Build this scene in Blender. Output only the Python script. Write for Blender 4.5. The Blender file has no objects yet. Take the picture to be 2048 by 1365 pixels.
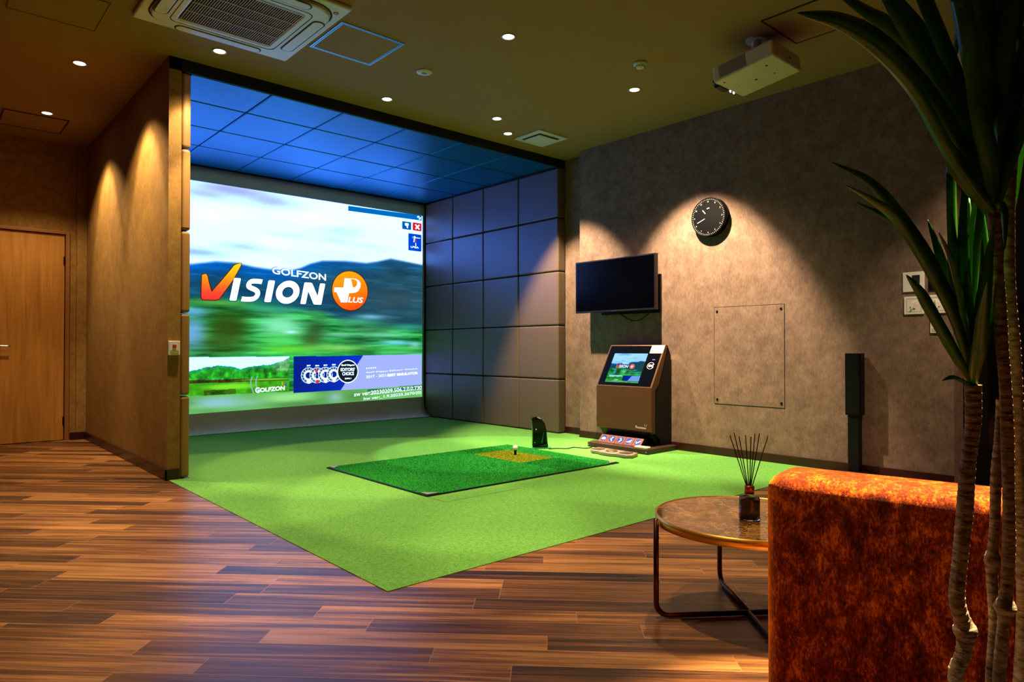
import bpy, bmesh, math, random
import numpy as np
from mathutils import Vector, Matrix
random.seed(7)
sc = bpy.context.scene
COL = sc.collection
R = math.radians

# ------------------------------------------------------------------ helpers
def lin(c):
    return tuple((x/12.92 if x <= .04045 else ((x+.055)/1.055)**2.4) for x in c)
def rgb(r, g, b):
    return lin((r/255, g/255, b/255))

def obj(name, bm, mat, parent=None, smooth=False, autosmooth=None):
    me = bpy.data.meshes.new(name)
    if isinstance(bm, bmesh.types.BMesh):
        bm.to_mesh(me); bm.free()
    else:
        me = bm; me.name = name
    o = bpy.data.objects.new(name, me)
    COL.objects.link(o)
    if mat:
        me.materials.clear()
        me.materials.append(mat)
    if smooth:
        for p in me.polygons: p.use_smooth = True
    if parent:
        o.parent = parent
        o.matrix_parent_inverse = Matrix.Translation(parent.location).inverted() if parent.rotation_euler.z == 0 else parent.matrix_basis.inverted()
    return o
def bev(o, w=.003, seg=2, ang=30):
    m = o.modifiers.new('bevel', 'BEVEL'); m.width = w; m.segments = seg
    m.limit_method = 'ANGLE'; m.angle_limit = R(ang); m.harden_normals = False
    return o
def tag(o, label, cat, group=None, kind=None):
    o['label'] = label; o['category'] = cat
    if group: o['group'] = group
    if kind: o['kind'] = kind
    return o
def struct(o):
    o['kind'] = 'structure'; return o
def thing(name, label, cat, loc, group=None):
    o = bpy.data.objects.new(name, None); COL.objects.link(o)
    o.location = loc; o.empty_display_size = .1
    return tag(o, label, cat, group)

def box(bm, x0, x1, y0, y1, z0, z1):
    vs = [bm.verts.new(p) for p in ((x0,y0,z0),(x1,y0,z0),(x1,y1,z0),(x0,y1,z0),(x0,y0,z1),(x1,y0,z1),(x1,y1,z1),(x0,y1,z1))]
    for f in ((0,3,2,1),(4,5,6,7),(0,1,5,4),(1,2,6,5),(2,3,7,6),(3,0,4,7)):
        bm.faces.new([vs[i] for i in f])
    return bm
def BX(*a):
    bm = bmesh.new(); return box(bm, *a)
def prism(bm, pts, off):
    """closed 3D polygon extruded by vector off"""
    off = Vector(off)
    a = [bm.verts.new(p) for p in pts]; b = [bm.verts.new(Vector(p)+off) for p in pts]
    bm.faces.new(a); bm.faces.new(list(reversed(b)))
    n = len(a)
    for i in range(n):
        bm.faces.new([a[i], b[i], b[(i+1) % n], a[(i+1) % n]])
    bmesh.ops.recalc_face_normals(bm, faces=bm.faces[:])
    return bm
def lathe(bm, prof, center=(0,0,0), seg=32, mat=None):
    """profile of (r, z), around local z; mat = 4x4 applied"""
    rings = []
    for r, z in prof:
        if r < 1e-6:
            rings.append([bm.verts.new((0,0,z))])
        else:
            rings.append([bm.verts.new((r*math.cos(2*math.pi*i/seg), r*math.sin(2*math.pi*i/seg), z)) for i in range(seg)])
    for a, b in zip(rings, rings[1:]):
        for i in range(seg):
            j = (i+1) % seg
            if len(a) == 1 and len(b) == 1: continue
            if len(a) == 1: bm.faces.new([a[0], b[j], b[i]])
            elif len(b) == 1: bm.faces.new([a[i], a[j], b[0]])
            else: bm.faces.new([a[i], a[j], b[j], b[i]])
    M = Matrix.Translation(center) @ (mat or Matrix.Identity(4))
    vs = [v for r in rings for v in r]
    bmesh.ops.transform(bm, matrix=M, verts=vs)
    bmesh.ops.recalc_face_normals(bm, faces=bm.faces[:])
    return bm
def tube(bm, pts, r, seg=10, caps=True):
    pts = [Vector(p) for p in pts]
    rr = r if isinstance(r, (list, tuple)) else [r]*len(pts)
    rings = []; up = None
    for i, p in enumerate(pts):
        t = (pts[min(i+1, len(pts)-1)] - pts[max(i-1, 0)]).normalized()
        if up is None:
            up = Vector((0,0,1)) if abs(t.z) < .9 else Vector((1,0,0))
        s = t.cross(up).normalized(); up = s.cross(t).normalized()
        rings.append([bm.verts.new(p + (s*math.cos(2*math.pi*k/seg) + up*math.sin(2*math.pi*k/seg))*rr[i]) for k in range(seg)])
    for a, b in zip(rings, rings[1:]):
        for k in range(seg):
            bm.faces.new([a[k], a[(k+1) % seg], b[(k+1) % seg], b[k]])
    if caps:
        bm.faces.new(list(reversed(rings[0]))); bm.faces.new(rings[-1])
    bmesh.ops.recalc_face_normals(bm, faces=bm.faces[:])
    return bm
def catmull(P, n=8):
    P = [Vector(p) for p in P]; out = []
    Q = [P[0]*2-P[1]] + P + [P[-1]*2-P[-2]]
    for i in range(1, len(Q)-2):
        for k in range(n):
            t = k/n; a, b, c, d = Q[i-1], Q[i], Q[i+1], Q[i+2]
            out.append(.5*((2*b) + (c-a)*t + (2*a-5*b+4*c-d)*t*t + (3*b-a-3*c+d)*t**3))
    out.append(P[-1]); return out
def to_X(n):   # rotate lathe axis z to -X direction
    return Matrix.Rotation(R(-90), 4, 'Y') if n == '-x' else Matrix.Rotation(R(90), 4, 'X')

def text_mesh(txt, offset=0, shear=0, space=1.0):
    cu = bpy.data.curves.new('t', 'FONT'); cu.body = txt; cu.offset = offset; cu.shear = shear
    cu.resolution_u = 4; cu.space_character = space; cu.fill_mode = 'BOTH'
    o = bpy.data.objects.new('t', cu)
    me = bpy.data.meshes.new_from_object(o)
    bpy.data.objects.remove(o); bpy.data.curves.remove(cu)
    return me
def add_text(bm, txt, org, ux, uy, w, h, offset=0, shear=0, space=1.0, grow=0, lift=0):
    """fit text into the w x h box at org (lower left) on the plane ux, uy"""
    me = text_mesh(txt, offset, shear, space)
    co = [v.co for v in me.vertices]
    x0 = min(c.x for c in co); x1 = max(c.x for c in co); y0 = min(c.y for c in co); y1 = max(c.y for c in co)
    org = Vector(org); ux = Vector(ux); uy = Vector(uy); n = ux.cross(uy)
    vs = [bm.verts.new(org + ux*((c.x-x0)/(x1-x0)*w) + uy*((c.y-y0)/(y1-y0)*h) + n*lift) for c in co]
    for p in me.polygons:
        try: bm.faces.new([vs[i] for i in p.vertices])
        except ValueError: pass
    bpy.data.meshes.remove(me)
    return bm

# ------------------------------------------------------------------ materials
def mat(name, col=(.5,.5,.5), rough=.5, metal=0, spec=.5, emit=None, estr=1, sheen=0, coat=0, trans=0, alpha=1, ior=1.45):
    m = bpy.data.materials.new(name); m.use_nodes = True
    b = m.node_tree.nodes['Principled BSDF']
    b.inputs['Base Color'].default_value = (*col, 1); b.inputs['Roughness'].default_value = rough
    b.inputs['Metallic'].default_value = metal; b.inputs['Specular IOR Level'].default_value = spec
    b.inputs['Coat Weight'].default_value = coat; b.inputs['Transmission Weight'].default_value = trans
    b.inputs['IOR'].default_value = ior
    b.inputs['Sheen Weight'].default_value = sheen
    if emit:
        b.inputs['Emission Color'].default_value = (*emit, 1); b.inputs['Emission Strength'].default_value = estr
    return m
class NT:
    def __init__(s, m):
        s.t = m.node_tree; s.b = s.t.nodes['Principled BSDF']
    def n(s, typ, **kw):
        x = s.t.nodes.new(typ)
        for k, v in kw.items():
            if k.startswith('i_'): x.inputs[k[2:].replace('_', ' ')].default_value = v
            else: setattr(x, k, v)
        return x
    def l(s, a, b): s.t.links.new(a, b)
    def math(s, op, a, b=None, c=None):
        x = s.t.nodes.new('ShaderNodeMath'); x.operation = op
        for i, v in enumerate((a, b, c)):
            if v is None: continue
            if isinstance(v, (int, float)): x.inputs[i].default_value = v
            else: s.l(v, x.inputs[i])
        return x.outputs[0]
    def ramp(s, fac, stops, interp='LINEAR'):
        x = s.t.nodes.new('ShaderNodeValToRGB'); x.color_ramp.interpolation = interp
        e = x.color_ramp.elements
        while len(e) < len(stops): e.new(.5)
        for q, (p, c) in zip(e, stops):
            q.position = p; q.color = (*c, 1) if len(c) == 3 else c
        s.l(fac, x.inputs[0]); return x.outputs[0]
    def mix(s, fac, a, b, mode='MIX'):
        x = s.t.nodes.new('ShaderNodeMix'); x.data_type = 'RGBA'; x.blend_type = mode
        for i, v in ((0, fac), (6, a), (7, b)):
            if isinstance(v, (int, float)): x.inputs[i].default_value = v
            elif isinstance(v, tuple): x.inputs[i].default_value = (*v, 1)
            else: s.l(v, x.inputs[i])
        return x.outputs[2]
    def noise(s, vec, scale, detail=4, rough=.6, out='Fac', dist=0):
        x = s.n('ShaderNodeTexNoise'); x.inputs['Scale'].default_value = scale; x.inputs['Detail'].default_value = detail
        x.inputs['Roughness'].default_value = rough; x.inputs['Distortion'].default_value = dist
        s.l(vec, x.inputs['Vector']); return x.outputs[out]
    def pos(s):
        return s.n('ShaderNodeNewGeometry').outputs['Position']
    def objc(s):
        return s.n('ShaderNodeTexCoord').outputs['Object']
    def scale(s, vec, sx, sy, sz, rot=(0,0,0)):
        x = s.n('ShaderNodeMapping'); x.inputs['Scale'].default_value = (sx, sy, sz); x.inputs['Rotation'].default_value = rot
        s.l(vec, x.inputs['Vector']); return x.outputs[0]
    def bump(s, h, strength=.3, dist=.01):
        x = s.n('ShaderNodeBump'); x.inputs['Strength'].default_value = strength; x.inputs['Distance'].default_value = dist
        s.l(h, x.inputs['Height']); s.l(x.outputs[0], s.b.inputs['Normal'])

# wallpaper: mottled woven plaster look
def wallpaper(name, c0, c1):
    m = mat(name, c0, .75, spec=.25); t = NT(m); p = t.pos()
    a = t.noise(t.scale(p, 1, 1, 1), 9, 8, .75); b = t.noise(t.scale(p, 3, 3, 1), 30, 3, .6)
    f = t.math('ADD', t.math('MULTIPLY', a, .65), t.math('MULTIPLY', b, .35))
    t.l(t.ramp(f, [(.38, c0), (.64, c1)]), t.b.inputs['Base Color'])
    g = t.noise(t.scale(p, 1, 1, 2.5), 90, 3, .6); t.bump(g, .25, .004)
    return m
M_wall = wallpaper('wallpaper_greige', rgb(102, 80, 66), rgb(138, 113, 95))
M_wallL = wallpaper('wallpaper_brown', rgb(126, 92, 38), rgb(158, 120, 58))
M_ceil = mat('ceiling_paint', rgb(150, 120, 76), .85, spec=.2)
M_base = mat('baseboard_dark_brown', rgb(46, 18, 13), .35)
M_white = mat('white_plastic', rgb(225, 220, 210), .4)
M_acw = mat('unit_plastic', rgb(205, 203, 196), .35)
M_black = mat('black_plastic', rgb(11, 10, 11), .4, spec=.25)
M_blackgloss = mat('black_gloss', rgb(5, 5, 7), .07)
M_dark = mat('dark_gap', rgb(10, 8, 7), .8)
M_brass = mat('brass', rgb(225, 168, 72), .34, metal=.9)
M_bronze = mat('bronze_tube', rgb(95, 58, 44), .28, metal=1)
M_chrome = mat('chrome', rgb(210, 210, 215), .15, metal=1)
M_alu = mat('aluminium_blue_reflection', rgb(120, 190, 225), .35, metal=.9)  # blue of the reflected screen tinted into the metal colour
M_hbrown = mat('brown_hatch_frame', rgb(60, 35, 22), .5)  # hatch frame without screen reflection, its darkness put into the colour

# floor planks at 45 degrees
def floor_mat():
    m = mat('wood_planks', rgb(120, 70, 40), .4, spec=.45); t = NT(m); p = t.pos()
    s = t.n('ShaderNodeSeparateXYZ'); t.l(p, s.inputs[0]); x, y = s.outputs[0], s.outputs[1]
    k = .70711
    al = t.math('MULTIPLY', t.math('SUBTRACT', x, y), k); ac = t.math('MULTIPLY', t.math('ADD', x, y), k)
    row = t.math('DIVIDE', ac, .107); ri = t.math('FLOOR', row); rf = t.math('FRACT', row)
    wn = t.n('ShaderNodeTexWhiteNoise'); wn.noise_dimensions = '1D'; t.l(ri, wn.inputs['W'])
    col = t.math('ADD', t.math('DIVIDE', al, .93), t.math('MULTIPLY', wn.outputs['Value'], 5.3))
    ci = t.math('FLOOR', col); cf = t.math('FRACT', col)
    cv = t.n('ShaderNodeCombineXYZ'); t.l(ri, cv.inputs[0]); t.l(ci, cv.inputs[1])
    w2 = t.n('ShaderNodeTexWhiteNoise'); w2.noise_dimensions = '2D'; t.l(cv.outputs[0], w2.inputs['Vector'])
    # grain, stretched along the plank, shifted per plank
    gv = t.n('ShaderNodeCombineXYZ'); t.l(t.math('MULTIPLY', al, 1.1), gv.inputs[0]); t.l(t.math('MULTIPLY', ac, 26), gv.inputs[1]); t.l(t.math('MULTIPLY', w2.outputs['Value'], 40), gv.inputs[2])
    g1 = t.noise(gv.outputs[0], 1.0, 6, .62, dist=.6)
    gv2 = t.n('ShaderNodeCombineXYZ'); t.l(t.math('MULTIPLY', al, 5), gv2.inputs[0]); t.l(t.math('MULTIPLY', ac, 210), gv2.inputs[1]); t.l(t.math('MULTIPLY', w2.outputs['Value'], 17), gv2.inputs[2])
    g2 = t.noise(gv2.outputs[0], 1.0, 4, .7)
    f = t.math('ADD', t.math('MULTIPLY', g1, .86), t.math('ADD', t.math('MULTIPLY', w2.outputs['Value'], .30), t.math('MULTIPLY', g2, .42)))
    c = t.ramp(f, [(.50, rgb(20, 10, 5)), (.66, rgb(60, 34, 15)), (.82, rgb(110, 68, 32)), (1.0, rgb(176, 122, 66))])
    e1 = t.math('LESS_THAN', t.math('MINIMUM', rf, t.math('SUBTRACT', 1, rf)), .016)
    e2 = t.math('LESS_THAN', t.math('MINIMUM', cf, t.math('SUBTRACT', 1, cf)), .0016)
    e = t.math('MAXIMUM', e1, e2)
    c = t.mix(t.math('MULTIPLY', e, .45), c, rgb(190, 135, 90))  # bevel highlights along the plank edges painted into the colour
    t.l(c, t.b.inputs['Base Color'])
    t.l(t.math('MULTIPLY_ADD', g2, .2, .27), t.b.inputs['Roughness'])
    t.bump(t.math('SUBTRACT', g2, e), .25, .002)
    return m
M_floor = floor_mat()
def turf_mat(name, c0, c1, sc_=220, b=.8, d=.006):
    m = mat(name, c0, .9, spec=.1); t = NT(m); p = t.pos()
    a = t.noise(p, sc_, 3, .7); b2 = t.noise(p, 45, 3, .6)
    f = t.math('ADD', t.math('MULTIPLY', a, .75), t.math('MULTIPLY', b2, .25))
    t.l(t.ramp(f, [(.36, c0), (.64, c1)]), t.b.inputs['Base Color']); t.bump(a, b, d)
    return m
M_turf = turf_mat('putting_carpet', rgb(66, 122, 42), rgb(112, 172, 80), 170, .4, .004)
M_mat = turf_mat('fairway_grass', rgb(8, 92, 22), rgb(50, 180, 62), 260, .9, .012)
M_tee = turf_mat('tee_patch', rgb(90, 110, 6), rgb(150, 150, 20), 240, .8, .01)
M_leather = mat('grey_leather', rgb(104, 82, 56), .42, spec=1.0); _t = NT(M_leather); _t.bump(_t.noise(_t.pos(), 260, 3, .6), .12, .002)
M_leatherC = mat('ceiling_leather_screen_blue', rgb(0, 96, 128), .40, spec=.5, metal=.6)  # blue reflection of the screen put into the pad colour
for _m, _c in ((M_leatherC, (.22, .75, 1)), (M_leather, (.2, .6, 1))): _m.node_tree.nodes['Principled BSDF'].inputs['Specular Tint'].default_value = (*_c, 1)  # specular tinted blue to imitate the screen's reflection on the pads
M_sheet = mat('impact_sheet', rgb(215, 212, 214), .8, spec=.2)
M_doorwood = mat('oak_veneer', rgb(190, 130, 60), .45); _t = NT(M_doorwood)
_g = _t.noise(_t.scale(_t.pos(), 9, 9, .55), 3, 6, .65, dist=.4)
_t.l(_t.ramp(_g, [(.3, rgb(158, 104, 34)), (.7, rgb(196, 140, 60))]), _t.b.inputs['Base Color'])
M_frame = mat('door_frame_wood', rgb(140, 88, 42), .45)

def velvet():
    m = mat('orange_velvet', rgb(200, 80, 15), .85, spec=.1, sheen=1.0); t = NT(m); p = t.pos()
    m.node_tree.nodes['Principled BSDF'].inputs['Sheen Tint'].default_value = (*rgb(255, 140, 30), 1)
    m.node_tree.nodes['Principled BSDF'].inputs['Sheen Roughness'].default_value = .35
    a = t.noise(t.scale(p, 1, 1, .6), 22, 8, .78); b = t.noise(t.scale(p, 1, 1, .45), 190, 4, .75)
    f = t.math('ADD', t.math('MULTIPLY', a, .62), t.math('MULTIPLY', b, .38))
    t.l(t.ramp(f, [(.42, rgb(62, 13, 3)), (.51, rgb(122, 42, 6)), (.59, rgb(205, 98, 16)), (.68, rgb(250, 150, 40))]), t.b.inputs['Base Color'])
    t.bump(b, .5, .006)
    return m
M_velvet = velvet()
def marble():
    m = mat('brown_marble', rgb(80, 50, 25), .12, spec=.5, coat=.3); t = NT(m); p = t.pos()
    w = t.noise(p, 9, 5, .6, out='Color')
    vec = t.n('ShaderNodeVectorMath'); vec.operation = 'MULTIPLY_ADD'
    t.l(w, vec.inputs[0]); vec.inputs[1].default_value = (.22, .22, .22); t.l(p, vec.inputs[2])
    v = t.n('ShaderNodeTexVoronoi'); v.feature = 'DISTANCE_TO_EDGE'; v.inputs['Scale'].default_value = 13; t.l(vec.outputs[0], v.inputs['Vector'])
    v2 = t.n('ShaderNodeTexVoronoi'); v2.feature = 'DISTANCE_TO_EDGE'; v2.inputs['Scale'].default_value = 42; t.l(vec.outputs[0], v2.inputs['Vector'])
    b = t.noise(vec.outputs[0], 11, 6, .72); k = t.noise(p, 7, 4, .6)
    base = t.ramp(b, [(.40, rgb(44, 26, 10)), (.50, rgb(92, 60, 24)), (.60, rgb(150, 104, 50))])
    f1 = t.math('MULTIPLY', t.ramp(v.outputs[0], [(.0, (.9,.9,.9)), (.045, (0,0,0))]), t.ramp(k, [(.36, (0,0,0)), (.54, (1,1,1))]))
    f2 = t.math('MULTIPLY', t.ramp(v2.outputs[0], [(.0, (.7,.7,.7)), (.10, (0,0,0))]), t.ramp(k, [(.34, (0,0,0)), (.52, (1,1,1))]))
    c = t.mix(f1, base, rgb(205, 160, 100)); c = t.mix(f2, c, rgb(180, 132, 76))
    t.l(c, t.b.inputs['Base Color']); return m
M_marble = marble()
def leafmat():
    m = mat('leaf_green', rgb(50, 95, 25), .38, spec=.5); t = NT(m); p = t.pos()
    a = t.noise(p, 14, 3, .6); t.l(t.ramp(a, [(.3, rgb(20, 84, 8)), (.7, rgb(74, 150, 22))]), t.b.inputs['Base Color'])
    out = t.t.nodes['Material Output']; tr = t.n('ShaderNodeBsdfTranslucent'); tr.inputs[0].default_value = (*rgb(80, 150, 20), 1)
    ad = t.n('ShaderNodeMixShader'); ad.inputs[0].default_value = .25
    t.l(t.b.outputs[0], ad.inputs[1]); t.l(tr.outputs[0], ad.inputs[2]); t.l(ad.outputs[0], out.inputs[0])
    return m
M_leaf = leafmat()
M_trunk = mat('trunk_bark', rgb(120, 98, 74), .8, spec=.2); _t = NT(M_trunk)
_a = _t.noise(_t.scale(_t.pos(), 1, 1, 3), 40, 5, .7)
_t.l(_t.ramp(_a, [(.35, rgb(84, 68, 50)), (.65, rgb(180, 158, 126))]), _t.b.inputs['Base Color']); _t.bump(_a, .6, .006)
def glow(name, col, s):
    m = bpy.data.materials.new(name); m.use_nodes = True; n = m.node_tree.nodes; n.clear()
    e = n.new('ShaderNodeEmission'); e.inputs[0].default_value = (*col, 1); e.inputs[1].default_value = s
    o = n.new('ShaderNodeOutputMaterial'); m.node_tree.links.new(e.outputs[0], o.inputs[0]); return m
M_lampglow = glow('lamp_disc', (1, .86, .66), 14)
M_led = glow('white_led', (.7, .75, 1), 6)
def attr_emit(name, s):
    m = bpy.data.materials.new(name); m.use_nodes = True; n = m.node_tree.nodes; n.clear()
    a = n.new('ShaderNodeAttribute'); a.attribute_name = 'col'
    e = n.new('ShaderNodeEmission'); e.inputs[1].default_value = s
    o = n.new('ShaderNodeOutputMaterial'); m.node_tree.links.new(a.outputs[0], e.inputs[0]); m.node_tree.links.new(e.outputs[0], o.inputs[0]); return m
M_pic = attr_emit('projected_light', 1.0)

# ------------------------------------------------------------------ key dimensions
H = 3.076; ZP = 2.985            # ceiling, bay ceiling
XL0, XL1, XP0 = 1.389, 1.475, 1.54
XW, XP1, XR = 5.372, 5.40, 5.52
YF, YS, YD = 5.29, 7.91, 8.33
CAM = Vector((0, 0, .95)); YAW = R(41.7167); PIT = R(.6409); FPX = 1351.75
Fv = Vector((math.sin(YAW)*math.cos(PIT), math.cos(YAW)*math.cos(PIT), math.sin(PIT))); Rv = Vector((math.cos(YAW), -math.sin(YAW), 0)); Uv = Rv.cross(Fv)
def at(u, v, d):
    return CAM + Fv*d + Rv*((u-1024)/FPX*d) - Uv*((v-682.5)/FPX*d)

# ------------------------------------------------------------------ the setting
struct(obj('floor', BX(-2.6, 7.5, -2.6, 8.5, -.1, 0), M_floor))
struct(obj('ceiling', BX(-2.6, 7.5, -2.6, 8.5, H, H+.1), M_ceil))
struct(obj('wall_back', BX(-2.6, 7.5, -2.7, -2.6, 0, H), M_wallL))
struct(obj('wall_left', BX(-2.7, -2.6, -2.6, 8.5, 0, H), M_wallL))
# wall holding the wooden door
bm = BX(-2.6, .33, YD, YD+.1, 0, H); box(bm, 1.24, XL0+.03, YD, YD+.1, 0, H); box(bm, .33, 1.24, YD, YD+.1, 2.165, H)
struct(obj('wall_far', bm, M_wallL))
struct(obj('trim_1', BX(1.30, XL0, YD-.035, YD, .075, H), M_wallL))
struct(obj('wall_partition', BX(XL0, XL1, YF, YD+.1, 0, H), M_wallL))
struct(obj('wall_screen', BX(XL1, XR+.1, YS+.03, YS+.13, 0, H), M_dark))
struct(obj('wall_bay', BX(XR, XR+.1, 4.93, YS+.03, 0, H), M_wall))
struct(obj('wall_right', BX(XW, XR+.1, 1.452, 4.93, 0, H), M_wall))
struct(obj('wall_lintel', BX(XW, XR+.1, -2.6, 1.452, 2.47, H), mat('pale_paint', rgb(205, 185, 170), .7)))
struct(obj('wall_doorway', BX(XR+.5, XR+.6, -2.6, 1.6, 0, H), M_dark))
struct(obj('trim_2', BX(XR+.1, XR+.5, 1.452, 1.6, 0, H), M_dark))
struct(obj('trim_3', BX(XL0+.001, XR, YF+.0, YF+.012, ZP, H), M_dark))     # header edge above the bay
# baseboards
bb = lambda n, *a: struct(bev(obj(n, BX(*a), M_base), .004))
bb('baseboard_right', XW-.014, XW, 1.452, 4.93, 0, .075)
bb('baseboard_bay', XR-.014, XR, 4.945, YF, 0, .075)
bb('baseboard_partition', XL0-.014, XL0, YF-.014, YD-.05, 0, .08)
bb('baseboard_partition_end', XL0-.014, XL1-.005, YF-.014, YF, 0, .08)
bb('baseboard_far', 1.245, XL0-.014, YD-.05, YD-.036, 0, .08)

# black door leaf in the dark opening at the right
d2 = struct(obj('door_2', BX(XR+.06, XR+.10, .35, 1.452, 0, 2.46), M_black))
obj('door_panel', BX(XR+.052, XR+.06, .50, 1.30, .25, 2.2), M_blackgloss, d2)

# wooden door
d1 = struct(bev(obj('door_1', BX(.372, 1.196, YD-.005, YD+.035, .006, 2.128), M_doorwood), .002))
bm = BX(1.203, 1.24, YD-.03, YD+.06, 0, 2.165); box(bm, .33, .366, YD-.03, YD+.06, 0, 2.165); box(bm, .366, 1.203, YD-.03, YD+.06, 2.134, 2.165)
bev(obj('door_frame', bm, M_frame, d1), .003)
for z in (1.86, .20):
    bm = bmesh.new(); lathe(bm, [(0,-.045),(.007,-.045),(.007,.045),(0,.045)], (1.199, YD-.013, z), 12); box(bm, 1.186, 1.1985, YD-.009, YD-.0051, z-.045, z+.045)
    obj('hinge', bm, M_bronze, d1)
bm = bmesh.new(); tube(bm, catmull([(.56, YD-.005, .975), (.56, YD-.05, .978), (.60, YD-.058, .978), (.745, YD-.058, .974)], 6), .008, 10)
lathe(bm, [(0,0),(.026,0),(.026,.008),(0,.008)], (.56, YD-.0052, .976), 20, Matrix.Rotation(R(90), 4, 'X'))
obj('door_handle', bm, M_chrome, d1, True)
bm = bmesh.new(); lathe(bm, [(0,0),(.02,0),(.02,.012),(.012,.014),(0,.014)], (.56, YD-.0052, .90), 20, Matrix.Rotation(R(90), 4, 'X'))
obj('lock', bm, M_bronze, d1, True)

# ------------------------------------------------------------------ padded panels of the bay
def pad(name, x0, x1, y0, y1, z0, z1, m, parent, r=.012, g=.004):
    o = obj(name, BX(x0, x1, y0+g, y1-g, z0+g, z1-g) if parent is not None else None, m, parent)
    return bev(o, r, 3)
YSE = [YF-.012, 5.945, 6.605, 7.25, YS-.02]
ZSE = [.003, .605, 1.21, 1.815, 2.42, ZP-.004]
tw = thing('padded_wall', 'grey leather padded wall of square cushions on the right side of the golf bay', 'wall padding', (XP1+.06, 6.6, 0))
for i in range(4):
    for j in range(5):
        o = obj('wall_pad', BX(XP1, XR-.001, YSE[i]+.004, YSE[i+1]-.004, ZSE[j]+.004, ZSE[j+1]-.004), M_leather, tw)
        bev(o, .016, 3)
tl = thing('padded_wall', 'padded cushions along the inner side of the left partition, seen edge on and lit golden', 'wall padding', (XL1+.03, 6.6, 0))
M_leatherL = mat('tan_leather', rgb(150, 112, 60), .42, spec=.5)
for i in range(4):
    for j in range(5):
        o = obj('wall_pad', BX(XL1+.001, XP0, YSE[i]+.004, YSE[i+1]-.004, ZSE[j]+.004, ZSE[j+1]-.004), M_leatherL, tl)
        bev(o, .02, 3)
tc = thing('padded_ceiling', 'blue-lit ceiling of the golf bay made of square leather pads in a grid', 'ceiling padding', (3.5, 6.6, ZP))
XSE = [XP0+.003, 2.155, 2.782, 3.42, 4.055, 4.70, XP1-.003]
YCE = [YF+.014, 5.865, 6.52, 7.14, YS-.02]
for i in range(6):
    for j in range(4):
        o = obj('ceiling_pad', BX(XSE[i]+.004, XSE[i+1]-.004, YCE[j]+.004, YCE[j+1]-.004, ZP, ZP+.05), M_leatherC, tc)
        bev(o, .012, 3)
obj('backing_board', BX(XP0, XR-.002, YF+.014, YS-.02, ZP+.055, ZP+.085), M_dark, tc)

# ------------------------------------------------------------------ putting carpet
cp = obj('putting_carpet', BX(1.399, XW-.016, 2.299, YF-.0145, 0, .003), M_turf)
bm = bmesh.new(); box(bm, XL1+.07, XP1, YF-.014, YS-.16, 0, .006)
me2 = bm
tag(cp, 'large flat green carpet covering the golf area in front of the screen', 'carpet')
bm2 = bmesh.new(); bm2.from_mesh(cp.data); box(bm2, XP0+.001, XP1-.002, YF-.0145, YS-.156, 0, .003); box(bm2, XW-.016, XR-.016, 4.95, YF-.0145, 0, .003)
bm2.to_mesh(cp.data); bm2.free(); me2.free()
bm = BX(2.47, 2.474, 3.392, 3.575, .0031, .0036); box(bm, 2.47, 3.1, 3.388, 3.392, .0031, .0036)
obj('carpet_seam', bm, mat('seam', rgb(40, 70, 20), .9), cp)

hm = thing('hitting_mat', 'bright green rectangular artificial grass hitting mat set into the carpet', 'golf mat', (3.42, 4.28, .0064))
mx0, mx1, my0, my1 = 2.467, 4.376, 3.58, 4.975
bm = BX(mx0, mx1, my0, my0+.014, .0064, .011); box(bm, mx0, mx0+.014, my0+.014, my1-.014, .0064, .011); box(bm, mx1-.014, mx1, my0+.014, my1-.014, .0064, .011); box(bm, mx0, mx1, my1-.014, my1, .0064, .011)
obj('rubber_edge', bm, M_black, hm)
M_plate = mat('grey_plate', rgb(120, 125, 115), .5)
# grass with short blades
bm = bmesh.new(); box(bm, mx0+.014, 3.745, my0+.014, my1-.014, .0064, .013); box(bm, 4.14, mx1-.014, my0+.014, my1-.014, .0064, .013)
box(bm, 3.745, 4.14, my0+.014, 4.10, .0064, .013); box(bm, 3.745, 4.14, 4.72, my1-.014, .0064, .013)
rs = np.random.RandomState(3)
def blades(bm, n, x0, x1, y0, y1, z, h, w):
    P = rs.rand(n, 6)
    for a in P:
        x = x0+(x1-x0)*a[0]; y = y0+(y1-y0)*a[1]; an = a[2]*6.283; dx = math.cos(an)*w; dy = math.sin(an)*w
        v = [bm.verts.new((x-dx, y-dy, z)), bm.verts.new((x+dx, y+dy, z)), bm.verts.new((x+(a[3]-.5)*h, y+(a[4]-.5)*h, z+h*(.6+.5*a[5])))]
        bm.faces.new(v)
blades(bm, 30000, mx0+.02, 3.74, my0+.02, my1-.02, .012, .008, .0016)
blades(bm, 5000, 4.145, mx1-.02, my0+.02, my1-.02, .012, .008, .0016)
blades(bm, 7000, 3.745, 4.14, my0+.02, 4.1, .012, .008, .0016)
blades(bm, 3000, 3.745, 4.14, 4.72, my1-.02, .012, .008, .0016)
obj('grass_pile', bm, M_mat, hm)
bm = BX(3.748, 4.137, 4.103, 4.717, .0064, .012); blades(bm, 6000, 3.75, 4.13, 4.11, 4.71, .0115, .006, .0016)
tp = obj('tee_patch', bm, M_tee, hm); tp['label'] = 'yellowish olive turf square around the tee'
bm = bmesh.new()
for (cx, cy, sx, sy) in ((mx0+.014, my0+.014, 1, 1), (mx0+.014, my1-.014, 1, -1), (mx1-.014, my0+.014, -1, 1)):
    bm = bmesh.new(); prism(bm, [(cx, cy, .0135), (cx+.09*sx, cy, .0135), (cx, cy+.09*sy, .0135)], (0, 0, .004))
    obj('corner_plate', bm, M_plate, hm)

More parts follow.
